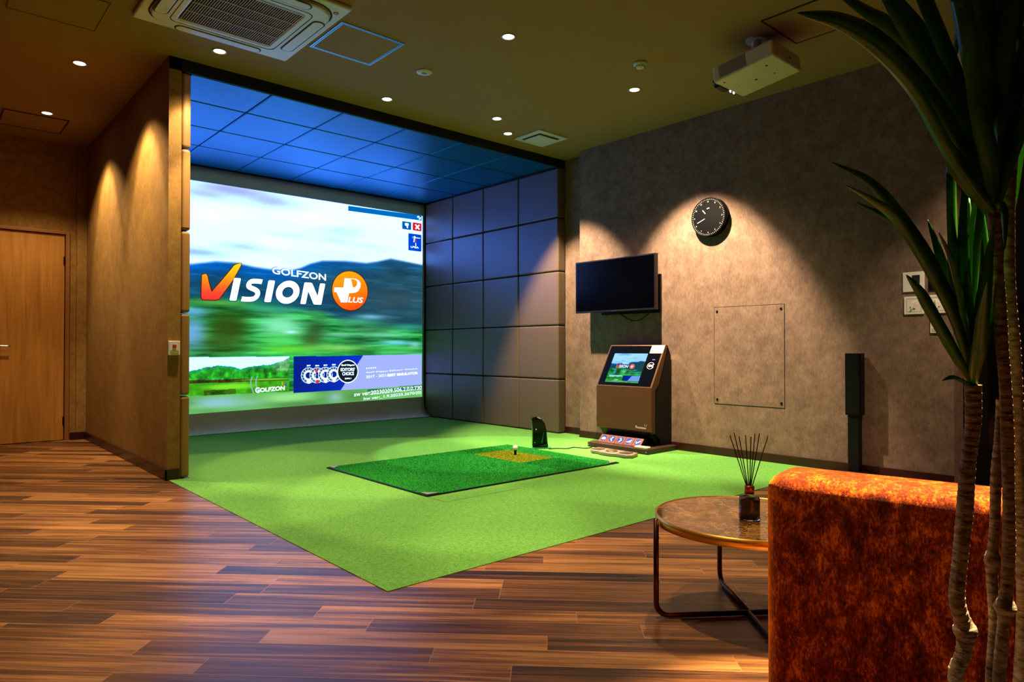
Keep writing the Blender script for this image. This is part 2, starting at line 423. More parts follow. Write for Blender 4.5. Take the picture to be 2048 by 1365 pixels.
bx_, by_ = 3.995, 4.438
bm = bmesh.new(); lathe(bm, [(0,0),(.014,0),(.012,.004),(.011,.036),(.0125,.042),(.008,.042),(.006,.036),(0,.034)], (bx_, by_, .0122), 20)
tag(obj('rubber_tee', bm, M_black, None, True), 'short black rubber tee holding the ball on the olive patch', 'golf tee')
bm = bmesh.new(); bmesh.ops.create_icosphere(bm, subdivisions=4, radius=.0225, matrix=Matrix.Translation((bx_, by_, .0122+.042+.0205)))
m = mat('golf_ball', rgb(245, 245, 240), .3); t = NT(m); v = t.n('ShaderNodeTexVoronoi'); v.inputs['Scale'].default_value = 260; t.l(t.pos(), v.inputs['Vector']); t.bump(v.outputs[0], .4, .001)
tag(obj('golf_ball', bm, m, None, True), 'white dimpled golf ball sitting on the black tee', 'golf ball')

# ------------------------------------------------------------------ swing sensor beside the ball
sn = thing('swing_sensor', 'black upright fin shaped sensor standing on the carpet behind the ball', 'sensor', (4.475, 4.625, .006))
ang = R(20)
def loc2(a, b, z, c=(4.475, 4.625)):  # a along view-right, b depth
    return (c[0]+a*math.cos(-.6)+b*.55, c[1]+a*math.sin(-.6)+b*.8, z)
prof = [(-.072, .012), (-.07, .16), (-.078, .275), (-.07, .293), (-.03, .298), (.01, .28), (.045, .235), (.062, .17), (.072, .06), (.08, .012)]
bm = bmesh.new(); prism(bm, [loc2(a, -.03, z+.006) for a, z in prof], Vector(loc2(0, .03, 0))-Vector(loc2(0, -.03, 0)))
sb_ = bev(obj('sensor_body', bm, M_blackgloss, sn), .008, 3)
bm = bmesh.new(); prism(bm, [loc2(a, -.034, z+.006) for a, z in [(.012, .05), (.016, .05), (.036, .15), (.033, .15)]], Vector(loc2(0, .004, 0))-Vector(loc2(0, 0, 0)))
obj('trim_strip', bm, M_chrome, sn)
bm = bmesh.new(); lathe(bm, [(0,0),(.006,0),(.006,.004),(0,.006)], loc2(-.053, -.031, .062), 14, Matrix.Rotation(R(90), 4, 'X')); obj('sensor_lens', bm, M_chrome, sn); bm = bmesh.new()
lathe(bm, [(0,0),(.01,0),(.01,.004),(0,.006)], loc2(-.04, -.031, .19), 14, Matrix.Rotation(R(90), 4, 'X'))
obj('sensor_lens', bm, M_chrome, sn)
bm = bmesh.new(); prism(bm, [loc2(a, b, .0062) for a, b in [(-.10, -.05), (.10, -.05), (.12, .05), (-.08, .05)]], (0, 0, .006))
obj('foot_plate', bm, mat('green_plate', rgb(40, 150, 70), .6), sn)

# ------------------------------------------------------------------ projection screen and picture
ps = thing('projection_screen', 'huge white impact screen filling the back of the bay, showing a golf simulator title picture', 'screen', (3.47, YS, 0))
bm = bmesh.new()
prof = [(YS+.012, ZP-.002), (YS+.0, 2.9), (YS, .30), (YS-.002, .16), (YS-.02, .09), (YS-.055, .045), (YS-.13, .012), (YS-.15, .0085)]
x0, x1 = XP0+.001, XP1-.001
nx = 40; grid = []
for (y, z) in prof:
    grid.append([bm.verts.new((x0+(x1-x0)*i/nx, y - (.012*math.sin(i*.55)+.008*math.sin(i*1.3))*(1 if z < .12 and z > .01 else 0), z)) for i in range(nx+1)])
for a, b in zip(grid, grid[1:]):
    for i in range(nx): bm.faces.new([a[i], a[i+1], b[i+1], b[i]])
bmesh.ops.recalc_face_normals(bm, faces=bm.faces[:])
so = obj('screen_sheet', bm, M_sheet, ps, True)
sm = so.modifiers.new('solid', 'SOLIDIFY'); sm.thickness = .004; sm.offset = 1

def s2l(a):
    a = np.clip(a, 0, 1); return np.where(a <= .04045, a/12.92, ((a+.055)/1.055)**2.4)
def vnoise(X, Z, sx, sz, seed, octv=4):
    out = 0; amp = 1; tot = 0
    r = np.random.RandomState(seed)
    for o in range(octv):
        T = r.rand(64, 64); u = X/sx*2**o; v = Z/sz*2**o
        i = np.floor(u).astype(int); j = np.floor(v).astype(int); fu = u-i; fv = v-j
        fu = fu*fu*(3-2*fu); fv = fv*fv*(3-2*fv)
        g = lambda a, b: T[a % 64, b % 64]
        out = out + amp*((g(i,j)*(1-fu)+g(i+1,j)*fu)*(1-fv)+(g(i,j+1)*(1-fu)+g(i+1,j+1)*fu)*fv); tot += amp; amp *= .55
    return out/tot
PX0, PX1 = 1.60, 5.366
def pz0(X): return .228+(X-2.3)/3.07*.047
def pz1(X): return 2.811+0*X
def picture(X, Z):
    C = np.zeros(X.shape+(3,)); C[:] = (.955, .985, 1.0)
    def blob(c, x, z, sx, sz, a=1.0, pw=2):
        g = a*np.exp(-(np.abs((X-x)/sx)**pw + np.abs((Z-z)/sz)**pw))
        nonlocal C
        C = C*(1-g[..., None]) + np.array(c)/255.*g[..., None]
    n1 = vnoise(X, Z, .9, .16, 5); n2 = vnoise(X, Z, .35, .03, 6); n3 = vnoise(X, Z, .5, .09, 9)
    # clouds
    cl = np.clip((n1-.5)*2.2, 0, 1)[..., None]*.55; C = C*(1-cl)+np.array((.80,.84,.97))*cl
    for b in [((166,174,228),2.75,2.77,.46,.07,.95),((172,180,232),3.22,2.70,.32,.08,.85),((176,184,234),2.45,2.68,.3,.06,.8),((186,194,232),2.90,2.13,.32,.05,.85),((190,200,235),4.12,2.46,.30,.07,.85),((200,208,238),4.05,2.33,.2,.04,.7),
              ((205,215,240),4.5,2.30,.5,.04,.5),((190,205,240),3.4,2.32,.25,.03,.5),((150,190,240),2.35,2.02,.35,.05,.8),((255,255,255),3.7,2.56,.5,.10,1),((255,255,255),2.5,2.45,.4,.10,1),((255,255,255),3.3,2.2,.3,.08,.7)]:
        blob(*b)
    # mountains
    mx = [1.6,2.29,2.57,2.79,3.0,3.19,3.46,3.58,3.70,3.86,4.19,4.48,4.65,4.85,5.1,5.34,5.4]; mz = [1.9,1.876,1.933,1.936,1.905,1.893,1.90,1.94,2.0,2.05,2.075,2.075,2.11,2.165,2.145,2.125,2.12]
    e = np.interp(X, mx, mz); k = np.clip((e-Z)/.035+.5, 0, 1)[..., None]
    top = np.clip((e-Z)/.22, 0, 1)[..., None]
    mc = np.array((0,96,172))/255*(1-top)+np.array((20,74,92))/255*top
    xr = np.clip((X-3.3)/1.6, 0, 1)[..., None]; mc = mc*(1-xr*.6)+np.array((44,74,72))/255*xr*.6
    mc = mc*(.72+.6*n3[..., None]); mc = mc+ .16*np.clip(n2-.55, 0, 1)[..., None]*np.array((1,2.2,2.4))
    C = C*(1-k)+mc*k
    # ground
    gz = np.interp(X, [1.6,2.4,2.9,3.3,3.8,4.2,5.4], [1.45,1.50,1.52,1.42,1.42,1.30,1.20]); k = np.clip((gz-Z)/.10+.5, 0, 1)[..., None]
    gc = np.array((44,150,58))/255*(.5+1.0*n3[..., None]); gc = gc+(n2[..., None]-.5)*np.array((.45,.75,.45))
    C = C*(1-k)+np.clip(gc, 0, 1)*k
    for b in [((110,190,60),2.60,1.47,.35,.035,.8),((40,130,40),3.0,1.45,.3,.04,.6),((110,170,215),2.33,1.36,.18,.05,.8),((120,175,215),2.32,1.12,.16,.17,.85,3),((60,170,120),3.2,1.42,.35,.05,.8),((28,112,90),3.15,1.50,.3,.04,.7),
              ((48,74,14),2.72,1.19,.24,.20,.95,3),((66,90,22),2.62,1.0,.22,.12,.6),((140,235,160),3.33,1.22,.27,.12,.95,2.5),((90,225,90),3.35,1.05,.34,.08,.9),((230,250,240),3.46,1.15,.10,.02,.7),
              ((44,78,36),3.78,1.18,.14,.14,.85),((60,92,30),3.72,1.05,.12,.10,.8),((110,225,50),3.45,.94,.38,.05,.9),((150,225,90),4.1,.96,.4,.05,.8),((80,190,120),4.35,1.30,.35,.05,.7),((150,220,210),4.55,1.37,.22,.03,.7),
              ((60,110,70),4.6,1.20,.35,.06,.7),((120,215,150),4.75,1.13,.4,.03,.8),((120,215,225),4.95,1.03,.3,.03,.9),((40,100,50),4.35,1.03,.2,.04,.7),((80,190,80),5.0,.93,.35,.05,.8),((200,245,240),5.25,1.0,.1,.04,.5),
              ((54,76,74),4.9,1.6,.5,.16,.7),((60,180,130),5.15,1.25,.3,.04,.7),((130,210,160),4.1,1.12,.22,.03,.7)]:
        blob(*b)
    # strip below the banners
    k = (Z < .43)[..., None]; sc_ = np.array((104,176,78))/255*(.7+.6*n1[..., None])*np.ones(C.shape)
    C = np.where(k, sc_, C)
    C0 = C.copy(); blob((150,195,190),2.6,.34,.26,.06,.9,3); blob((160,220,110),2.0,.3,.5,.03,.6); blob((160,232,120),3.45,.36,.35,.06,.9,3); blob((175,205,190),4.05,.33,.12,.06,.7); blob((84,140,50),4.35,.33,.18,.07,.8); blob((150,205,170),2.95,.32,.2,.05,.6)
    C = np.where(k, C, C0)
    # course photograph
    k = (X > 1.85) & (X < 3.434) & (Z > .427) & (Z < .853)
    m1 = vnoise(X, Z, .05, .05, 11, 4); m2 = vnoise(X, Z, .02, .06, 12, 3)
    tl_ = np.interp(X, [1.85,2.3,2.45,2.6,2.75,2.85,3.0,3.2,3.35,3.434], [.72,.70,.735,.76,.745,.715,.745,.76,.80,.84])
    D = np.zeros_like(C); D[:] = (.90,.98,.99)
    tr = np.array((40,150,30))/255*(.25+1.5*m1[..., None])*np.ones(C.shape); tr[..., 1] += .12*(m2-.5); hz = np.clip((Z-tl_+.05)/.05, 0, 1)[..., None]; tr = tr*(1-hz*.6)+np.array((30,150,130))/255*hz*.6
    rk = np.clip((X-3.2)/.1, 0, 1)*np.clip((Z-.66)/.04, 0, 1); tr = tr*(1-rk[..., None]*.5)+np.array((170,190,150))/255*rk[..., None]*.5*(.5+m1[..., None])
    D = np.where((Z < tl_+.02*(m2-.5))[..., None], tr, D)
    dk = ((Z < .60) & (Z > .565))[..., None]; D = np.where(dk, np.array((60,50,20))/255*(.4+1.2*m1[..., None]), D)
    lw = (Z < .565)[..., None]; D = np.where(lw, np.array((70,170,20))/255*(.7+.5*m1[..., None]), D)
    g = np.exp(-(((X-2.75)/.30)**2+((Z-.515)/.035)**2)**2)[..., None]; D = D*(1-g)+np.array((130,225,40))/255*g
    g = np.exp(-(((X-3.2)/.35)**2+((Z-.585)/.012)**2)**2)[..., None]; D = D*(1-g)+np.array((110,210,40))/255*g
    g = ((Z < .475+.02*m1) & (X > 2.45) & (X < 2.8))[..., None]; D = np.where(g, np.array((50,90,10))/255*(.5+1.2*m1[..., None]), D)
    for px in (3.05, 2.99): 
        g = ((np.abs(X-px-.02*np.sin(Z*20)) < .006) & (Z < .62))[..., None]; D = np.where(g, np.array((.6,.72,.65)), D)
    C = np.where(k[..., None], D, C)
    # award banner
    k = (X > 3.49) & (X < 5.354) & (Z > .406+(X-3.49)*.018) & (Z < .853+(X-3.49)*.009)
    li = (X-4.127) - (Z-.43)*(4.434-4.127)/(.856-.43)
    B = np.where((li > 0)[..., None], np.array((170,176,232))/255., np.array((14,48,176))/255.)
    gb = np.clip(1-(X-3.49)/.9, 0, 1)[..., None]; B = np.where((li > 0)[..., None], B, B*(1-gb*.35))
    C = np.where(k[..., None], B, C)
    k = (X > 4.50) & (Z < .41) & (Z > .385); C = np.where(k[..., None], np.array((50,90,90))/255., C)
    return np.clip(C, 0, 1)
def hdr(C):
    """projected light: the whites of the picture are far brighter and bluer than the exposure can hold"""
    L = s2l(C); w = np.clip((L.min(-1)-.45)/.4, 0, 1)[..., None]
    return L*(1.0+np.array(HDRW)*w)*np.array(HDRB)*1.15
HDRW = (.05, .7, 2.9); HDRB = (.83, .95, 1.3)
def pic_mesh(nu, nv, fn_pos, rgbfn):
    U, V = np.meshgrid(np.linspace(0, 1, nu), np.linspace(0, 1, nv))
    X = PX0+(PX1-PX0)*U; Z = pz0(X)+(pz1(X)-pz0(X))*V
    C = rgbfn(X, Z)
    co = fn_pos(U, V, X, Z).reshape(-1, 3)
    i = np.arange(nu*nv).reshape(nv, nu)
    q = np.stack([i[:-1,:-1], i[:-1,1:], i[1:,1:], i[1:,:-1]], -1).reshape(-1, 4)
    me = bpy.data.meshes.new('pic'); me.vertices.add(len(co)); me.vertices.foreach_set('co', co.astype(np.float32).ravel())
    me.loops.add(q.size); me.loops.foreach_set('vertex_index', q.ravel().astype(np.int32)); me.polygons.add(len(q)); me.polygons.foreach_set('loop_start', np.arange(0, q.size, 4, dtype=np.int32))
    me.update(); me.validate()
    a = me.color_attributes.new('col', 'FLOAT_COLOR', 'POINT'); a.data.foreach_set('color', np.concatenate([C.reshape(-1, 3), np.ones((len(co), 1))], 1).astype(np.float32).ravel())
    return me
pos = lambda U, V, X, Z: np.stack([X, 0*X+YS-.003, Z], -1)
pic = obj('projected_picture', pic_mesh(620, 420, pos, lambda X, Z: hdr(picture(X, Z))), M_pic, ps)

def colset(bm, fn):
    lay = bm.verts.layers.float_color.new('col')
    for v in bm.verts: v[lay] = (*fn(v.co), 1)
    return bm
def flat(pts, y):
    bm = bmesh.new(); bm.faces.new([bm.verts.new((x, y, z)) for x, z in pts]); bmesh.ops.triangulate(bm, faces=bm.faces[:]); return bm
def grow(pts, d):
    """offset polygon outward a little"""
    n = len(pts); A = sum(pts[i][0]*pts[(i+1)%n][1]-pts[(i+1)%n][0]*pts[i][1] for i in range(n)); s = 1 if A > 0 else -1; out = []
    for i in range(n):
        a, b, c = Vector(pts[i-1]), Vector(pts[i]), Vector(pts[(i+1)%n])
        n1 = Vector(((b-a).y, -(b-a).x)).normalized(); n2 = Vector(((c-b).y, -(c-b).x)).normalized()
        out.append(tuple(b + (n1+n2).normalized()*d*s))
    return out
WHITE = (1.6, 2.2, 2.8)
const = lambda *c: (lambda co: c)
X3, Z3 = (1, 0, 0), (0, 0, 1)
DARK = rgb(70, 30, 10); DBL = rgb(20, 60, 110)
Vp = [(2.425,1.772),(2.467,1.786),(2.483,1.76),(2.497,1.69),(2.527,1.585),(2.60,1.675),(2.717,1.825),(2.775,1.905),(2.81,1.925),(2.855,1.938),(2.848,1.904),(2.76,1.735),(2.68,1.615),(2.61,1.512),(2.578,1.499),(2.50,1.497),(2.432,1.497),(2.419,1.516),(2.42,1.64)]
obj('swoosh_outline', colset(flat(grow(Vp, .010), YS-.005), const(*DARK)), M_pic, ps)
def vcol(co):
    k = min(max((co.z-1.5)/.42, 0), 1)
    st = [(0, rgb(228, 50, 50)), (.22, rgb(240, 72, 40)), (.5, rgb(250, 125, 25)), (.78, rgb(250, 180, 20)), (1, rgb(250, 200, 30))]
    for (a, c), (b, d) in zip(st, st[1:]):
        if k <= b: f = (k-a)/(b-a); return tuple(1.25*(c[i]*(1-f)+d[i]*f) for i in range(3))
    return st[-1][1]
bm = flat(Vp, YS-.007); bmesh.ops.subdivide_edges(bm, edges=bm.edges[:], cuts=3, use_grid_fill=True)
obj('swoosh', colset(bm, vcol), M_pic, ps)
# heavy slanted letters, built as rounded strokes
def stroke(bm, path, w, y, closed=False, seg=8, shear=.20, zb=1.497):
    """polyline pen stroke with round ends in (x, z), sheared about zb"""
    pts = [Vector(p) for p in path]; n = len(pts)
    def P(v): return bm.verts.new((v.x+(v.y-zb)*shear, y, v.y))
    L, Rr = [], []
    for i in range(n):
        a = pts[(i-1) % n] if (closed or i > 0) else pts[i]; c = pts[(i+1) % n] if (closed or i < n-1) else pts[i]
        t = (c-a).normalized(); nn = Vector((-t.y, t.x))*w/2
        L.append(P(pts[i]+nn)); Rr.append(P(pts[i]-nn))
    for i in range(n if closed else n-1):
        j = (i+1) % n; bm.faces.new([L[i], Rr[i], Rr[j], L[j]])
def rrect(bm, x0, x1, z0, z1, r, y, shear=.2, zb=1.497, quad=None):
    q = quad or [(x0,z0),(x1,z0),(x1,z1),(x0,z1)]
    out = []
    for i in range(4):
        b = Vector(q[i]); a = Vector(q[i-1]); c = Vector(q[(i+1)%4]); u = (a-b).normalized(); v = (c-b).normalized()
        for k in range(5):
            s = k/4; out.append(b+u*r*(1-s)**2+v*r*s**2)
    bm.faces.new([bm.verts.new((p.x+(p.y-zb)*shear, y, p.y)) for p in out])
def letters(bm, y, g=0.0):
    r = .014
    rrect(bm, 2.722-g, 2.800+g, 1.500-g, 1.762+g, r, y)                       # I
    S = [(3.050,1.738),(3.000,1.741),(2.94,1.738),(2.915,1.725),(2.902,1.700),(2.908,1.675),(2.93,1.660),(2.98,1.642),(3.015,1.622),(3.028,1.59),(3.018,1.556),(2.99,1.532),(2.95,1.524),(2.90,1.522),(2.855,1.524)]
    S = [(p.x, p.y) for p in catmull([Vector((*q, 0)) for q in S], 3)]
    stroke(bm, S, .056+2*g, y)
    rrect(bm, 3.122-g, 3.202+g, 1.502-g, 1.762+g, r, y)                       # I
    O = [(3.385+.107*math.cos(a), 1.632+.103*math.sin(a)) for a in [2*math.pi*k/40 for k in range(40)]]
    stroke(bm, O, .076+2*g, y, True)
    rrect(bm, 3.570-g, 3.640+g, 1.498-g, 1.766+g, r, y)                       # N
    rrect(bm, 3.775-g, 3.845+g, 1.498-g, 1.766+g, r, y)
    rrect(bm, 0,0,0,0, r, y-.0005, quad=[(3.745-g,1.498-g),(3.845+g,1.498-g),(3.668+g,1.766+g),(3.570-g,1.766+g)])
bm = bmesh.new(); letters(bm, YS-.005, .008); obj('title_outline', colset(bm, const(*DBL)), M_pic, ps)
bm = bmesh.new(); letters(bm, YS-.007)
tt = obj('title_lettering', colset(bm, const(*WHITE)), M_pic, ps)
bm = bmesh.new(); add_text(bm, 'GOLFZON', (3.212, YS-.005, 1.838), (.999, 0, -.055), Z3, .702, .094, offset=.035); obj('title_outline', colset(bm, const(*DBL)), M_pic, ps)
bm = bmesh.new(); add_text(bm, 'GOLFZON', (3.219, YS-.007, 1.842), (.999, 0, -.055), Z3, .69, .083, offset=.018); obj('title_lettering', colset(bm, const(*WHITE)), M_pic, ps)
def disc(cx, cz, r, y, n=48, ri=0):
    bm = bmesh.new(); o = [bm.verts.new((cx+r*math.cos(2*math.pi*k/n), y, cz+r*math.sin(2*math.pi*k/n))) for k in range(n)]
    if ri:
        i_ = [bm.verts.new((cx+ri*math.cos(2*math.pi*k/n), y, cz+ri*math.sin(2*math.pi*k/n))) for k in range(n)]
        for k in range(n): bm.faces.new([o[k], o[(k+1)%n], i_[(k+1)%n], i_[k]])
    else:
        bm.faces.new(o)
    return bm
obj('emblem_rim', colset(disc(4.246, 1.697, .262, YS-.0045), const(*DARK)), M_pic, ps)
bm = disc(4.246, 1.697, .252, YS-.006); bmesh.ops.poke(bm, faces=bm.faces[:])
obj('orange_emblem', colset(bm, lambda co: tuple(1.2*(a*(1-k)+b*k) for a, b in zip(rgb(240, 74, 10), rgb(252, 160, 20)) for k in [min(max((co.z-1.45)/.5-(co.x-4.246)*.6, 0), 1)])), M_pic, ps)
# plus sign that turns into a P
bm = bmesh.new()
cross = [(4.165,1.853),(4.252,1.856),(4.236,1.740),(4.300,1.742),(4.300,1.674),(4.226,1.666),(4.204,1.546),(4.116,1.542),(4.139,1.665),(4.017,1.671),(4.024,1.727),(4.150,1.731)]
bm.faces.new([bm.verts.new((x, YS-.008, z)) for x, z in cross]); bmesh.ops.triangulate(bm, faces=bm.faces[:])
arc_o = [(4.262,1.857),(4.326,1.856),(4.370,1.838),(4.394,1.800),(4.392,1.755),(4.362,1.703),(4.330,1.682),(4.295,1.674)]
arc_i = [(4.262,1.855),(4.320,1.846),(4.342,1.826),(4.348,1.800),(4.342,1.778),(4.330,1.760),(4.315,1.748),(4.295,1.742)]
a = [bm.verts.new((x, YS-.0082, z)) for x, z in arc_o]; b = [bm.verts.new((x, YS-.0082, z)) for x, z in arc_i]
for i in range(len(a)-1): bm.faces.new([a[i], a[i+1], b[i+1], b[i]])
add_text(bm, 'LUS', (4.216, YS-.008, 1.546), X3, Z3, .215, .072, offset=.015, shear=.2)
obj('emblem_lettering', colset(bm, const(*WHITE)), M_pic, ps)
# icons top right
IB = rgb(0, 92, 180); 
bm = flat([(4.214,2.730),(5.35,2.745),(5.35,2.815),(4.214,2.795)], YS-.005); obj('menu_bar', colset(bm, const(*rgb(0, 110, 195))), M_pic, ps)
bm = bmesh.new(); rrect(bm, 5.03, 5.176, 2.592, 2.70, .012, YS-.005, 0); obj('menu_icon', colset(bm, const(*IB)), M_pic, ps)
bm = bmesh.new(); rrect(bm, 5.20, 5.348, 2.592, 2.705, .012, YS-.005, 0); obj('close_icon', colset(bm, const(*rgb(214, 30, 30))), M_pic, ps)
bm = bmesh.new(); rrect(bm, 5.130, 5.346, 2.307, 2.545, .014, YS-.005, 0); obj('badge_icon', colset(bm, const(*rgb(0, 70, 215))), M_pic, ps)
def marks(name, polys):
    bm = bmesh.new()
    for q in polys: bm.faces.new([bm.verts.new((x, YS-.007, z)) for x, z in q])
    return bm
obj('close_mark', colset(marks('c', [[(5.238,2.622),(5.255,2.612),(5.318,2.672),(5.30,2.684)], [(5.30,2.612),(5.318,2.622),(5.252,2.684),(5.236,2.672)]]), const(*WHITE)), M_pic, ps)
obj('menu_mark', colset(marks('c', [[(5.072,2.675),(5.075,2.645),(5.10,2.640),(5.132,2.650),(5.135,2.675),(5.10,2.682)], [(5.10,2.645),(5.125,2.645),(5.122,2.612),(5.105,2.612)]]), const(*WHITE)), M_pic, ps)
obj('bar_mark', colset(marks('c', [[(5.29,2.775),(5.31,2.80),(5.285,2.805),(5.27,2.785)], [(5.30,2.755),(5.33,2.760),(5.335,2.79),(5.315,2.79)]]), const(*WHITE)), M_pic, ps)
bm = marks('c', [[(5.215,2.508),(5.24,2.516),(5.245,2.498),(5.222,2.49)], [(5.232,2.498),(5.325,2.497),(5.325,2.490),(5.235,2.488)], [(5.222,2.49),(5.235,2.49),(5.228,2.43),(5.212,2.43)], [(5.245,2.42),(5.256,2.42),(5.256,2.375),(5.247,2.375)]])
obj('golfer_mark', colset(bm, const(*WHITE)), M_pic, ps)
for tx_, org, w_, h_ in (('LPGA', (5.17, YS-.007, 2.347), .13, .026),):
    bm = bmesh.new(); add_text(bm, tx_, org, X3, Z3, w_, h_, offset=.02); obj('badge_lettering', colset(bm, const(*WHITE)), M_pic, ps)
bm = bmesh.new()
bm.faces.new([bm.verts.new((x, YS-.0072, z)) for x, z in [(5.240,2.49),(5.252,2.49),(5.258,2.42),(5.246,2.42)]]); obj('icon_figure', colset(bm, const(*rgb(225, 40, 90))), M_pic, ps)
bm = flat([(5.188,2.502),(5.205,2.512),(5.222,2.50),(5.212,2.48),(5.195,2.478)], YS-.0072); obj('icon_figure', colset(bm, const(*rgb(40, 190, 220))), M_pic, ps)
# banner lettering
bm = bmesh.new(); add_text(bm, 'G', (3.023, YS-.007, .432), X3, (0, 0, 1), .052, .062, offset=.03); add_text(bm, 'OLFZON', (3.078, YS-.007, .436), (.998, 0, .05), Z3, .301, .050, offset=.03)
obj('caption_lettering', colset(bm, const(*WHITE)), M_pic, ps)
bm = flat([(3.342,.510),(3.356,.510),(3.352,.552),(3.342,.552)], YS-.007); obj('caption_mark', colset(bm, const(*rgb(250, 180, 20))), M_pic, ps)
bm = flat([(3.366,.49),(3.376,.49),(3.376,.52),(3.366,.52)], YS-.007); obj('caption_mark', colset(bm, const(*rgb(220, 40, 70))), M_pic, ps)
bm = flat([(3.384,.495),(3.396,.495),(3.40,.54),(3.388,.54)], YS-.007); obj('caption_mark', colset(bm, const(*rgb(40, 90, 220))), M_pic, ps)
for k, (bx0, bz0) in enumerate(((3.682,.618),(3.793,.616),(3.905,.62),(4.019,.624))):
    yy = YS-.005-.0006*k
    for r0, r1, c in ((.098, .094, WHITE), (.089, .069, rgb(150,190,220)), (.064, .040, WHITE)):
        obj('award_ring', colset(disc(bx0, bz0, r0, yy, 36, r1), const(*c)), M_pic, ps)
    bm = bmesh.new()
    for kk in range(14):
        a0 = kk*math.tau/14; 
        bm.faces.new([bm.verts.new((bx0+r_*math.cos(a_), yy-.0003, bz0+r_*math.sin(a_))) for r_, a_ in ((.07,a0),(.088,a0),(.088,a0+.2),(.07,a0+.2))])
    add_text(bm, "EDITORS'", (bx0-.06, yy-.0004, bz0+.003), X3, Z3, .12, .02, offset=.02); add_text(bm, 'CHOICE', (bx0-.05, yy-.0004, bz0-.028), X3, Z3, .10, .02, offset=.02)
    obj('award_marks', colset(bm, const(*rgb(10, 34, 90))), M_pic, ps)
    obj('award_seal', colset(disc(bx0+.005, bz0-.078, .024, yy-.0006, 20), const(*(WHITE if k != 1 else rgb(210, 60, 60)))), M_pic, ps)
    bm = bmesh.new(); add_text(bm, str(2017+k), (bx0-.026, YS-.008, bz0+.112), X3, Z3, .05, .018, offset=.03); obj('award_year', colset(bm, const(*WHITE)), M_pic, ps)
obj('award_seal', colset(disc(3.785, .672, .022, YS-.0072, 20), const(*rgb(210, 70, 70))), M_pic, ps)
obj('award_disc', colset(disc(4.214, .655, .150, YS-.0085), const(1.2, 1.5, 1.8)), M_pic, ps)
obj('award_disc', colset(disc(4.214, .655, .138, YS-.009), const(*rgb(18, 30, 46))), M_pic, ps)
def line(name, c, *a, **k):
    bm = bmesh.new(); add_text(bm, *a, **k); return obj(name, colset(bm, const(*c)), M_pic, ps)
for a, k in ((('Golf Digest', (4.12, YS-.0095, .722), X3, Z3, .19, .026), .03), (("EDITORS'", (4.113, YS-.0095, .660), X3, Z3, .20, .042), .02),
             (('CHOICE', (4.135, YS-.0095, .606), X3, Z3, .165, .042), .02), (('2021', (4.17, YS-.0095, .556), X3, Z3, .09, .018), .02)):
    line('award_lettering', WHITE, *a, offset=k)
s_ = (.9985, 0, .045); AC = (1.4, 1.8, 2.4)
for k in range(5):
    bm = bmesh.new(); bmesh.ops.create_circle(bm, cap_ends=True, segments=6, radius=.010, matrix=Matrix.Translation((4.490+.032*k, YS-.007, .690+.0015*k)) @ Matrix.Rotation(R(90), 4, 'X'))
    obj('award_star', colset(bm, const(*AC)), M_pic, ps)
line('award_caption', AC, "Golf Digest Editors' Choice", (4.479, YS-.007, .622), s_, Z3, .80, .022); line('award_caption', AC, '2017 - 2021', (4.479, YS-.007, .560), s_, Z3, .30, .034)
line('award_caption', AC, 'BEST SIMULATOR', (4.80, YS-.007, .572), s_, Z3, .49, .034, offset=.035)
line('version_lettering', (1.1, 1.35, 1.6), 'sw ver:20230209.506.2.0.0.730', (4.305, YS-.007, .328), (.9985, 0, .047), Z3, 1.05, .055, offset=.012)
line('version_lettering', (1.1, 1.35, 1.6), 'hw ver:_1.9.20225.2670/(0)', (4.445, YS-.007, .262), (.9985, 0, .052), Z3, .90, .050, offset=.012)

# ------------------------------------------------------------------ ceiling fittings
# cassette unit
ac = thing('ceiling_air_conditioner', 'large square white cassette air conditioner with a slatted grille on the ceiling', 'air conditioner', (1.536, 4.28, H))
ax0, ax1, ay0, ay1 = 1.035, 2.037, 3.772, 4.775; acx, acy = 1.536, 4.274
bev(obj('panel', BX(ax0, ax1, ay0, ay1, H-.028, H-.0005), M_acw, ac), .01, 3)
def rr(cx, cy, hx, hy, r, n=8):
    out = []
    for (sx, sy, a0) in ((1,1,0),(-1,1,90),(-1,-1,180),(1,-1,270)):
        for k in range(n+1):
            a = R(a0+90*k/n); out.append((cx+sx*(hx-r)+r*math.cos(a), cy+sy*(hy-r)+r*math.sin(a)))
    return out
def ringprism(bm, o, i, z0, z1):
    A = [[bm.verts.new((x, y, z)) for x, y in p] for z in (z0, z1) for p in (o, i)]
    n = len(o)
    for k in range(n):
        j = (k+1) % n
        bm.faces.new([A[0][k],A[0][j],A[1][j],A[1][k]]); bm.faces.new([A[2][k],A[3][k],A[3][j],A[2][j]])
        bm.faces.new([A[0][k],A[2][k],A[2][j],A[0][j]]); bm.faces.new([A[1][k],A[1][j],A[3][j],A[3][k]])
    bmesh.ops.recalc_face_normals(bm, faces=bm.faces[:])
bm = bmesh.new(); ringprism(bm, rr(acx, acy, .455, .455, .17), rr(acx, acy, .445, .445, .165), H-.0305, H-.028); obj('shadow_gap', bm, M_dark, ac)
bm = bmesh.new(); ringprism(bm, rr(acx, acy, .44, .44, .16), rr(acx, acy, .29, .29, .02), H-.05, H-.028); bev(obj('inner_frame', bm, M_acw, ac), .012, 3, 50)
bm = bmesh.new(); ringprism(bm, rr(acx, acy, .335, .335, .05), rr(acx, acy, .331, .331, .05), H-.0515, H-.0498); obj('frame_groove', bm, M_dark, ac)
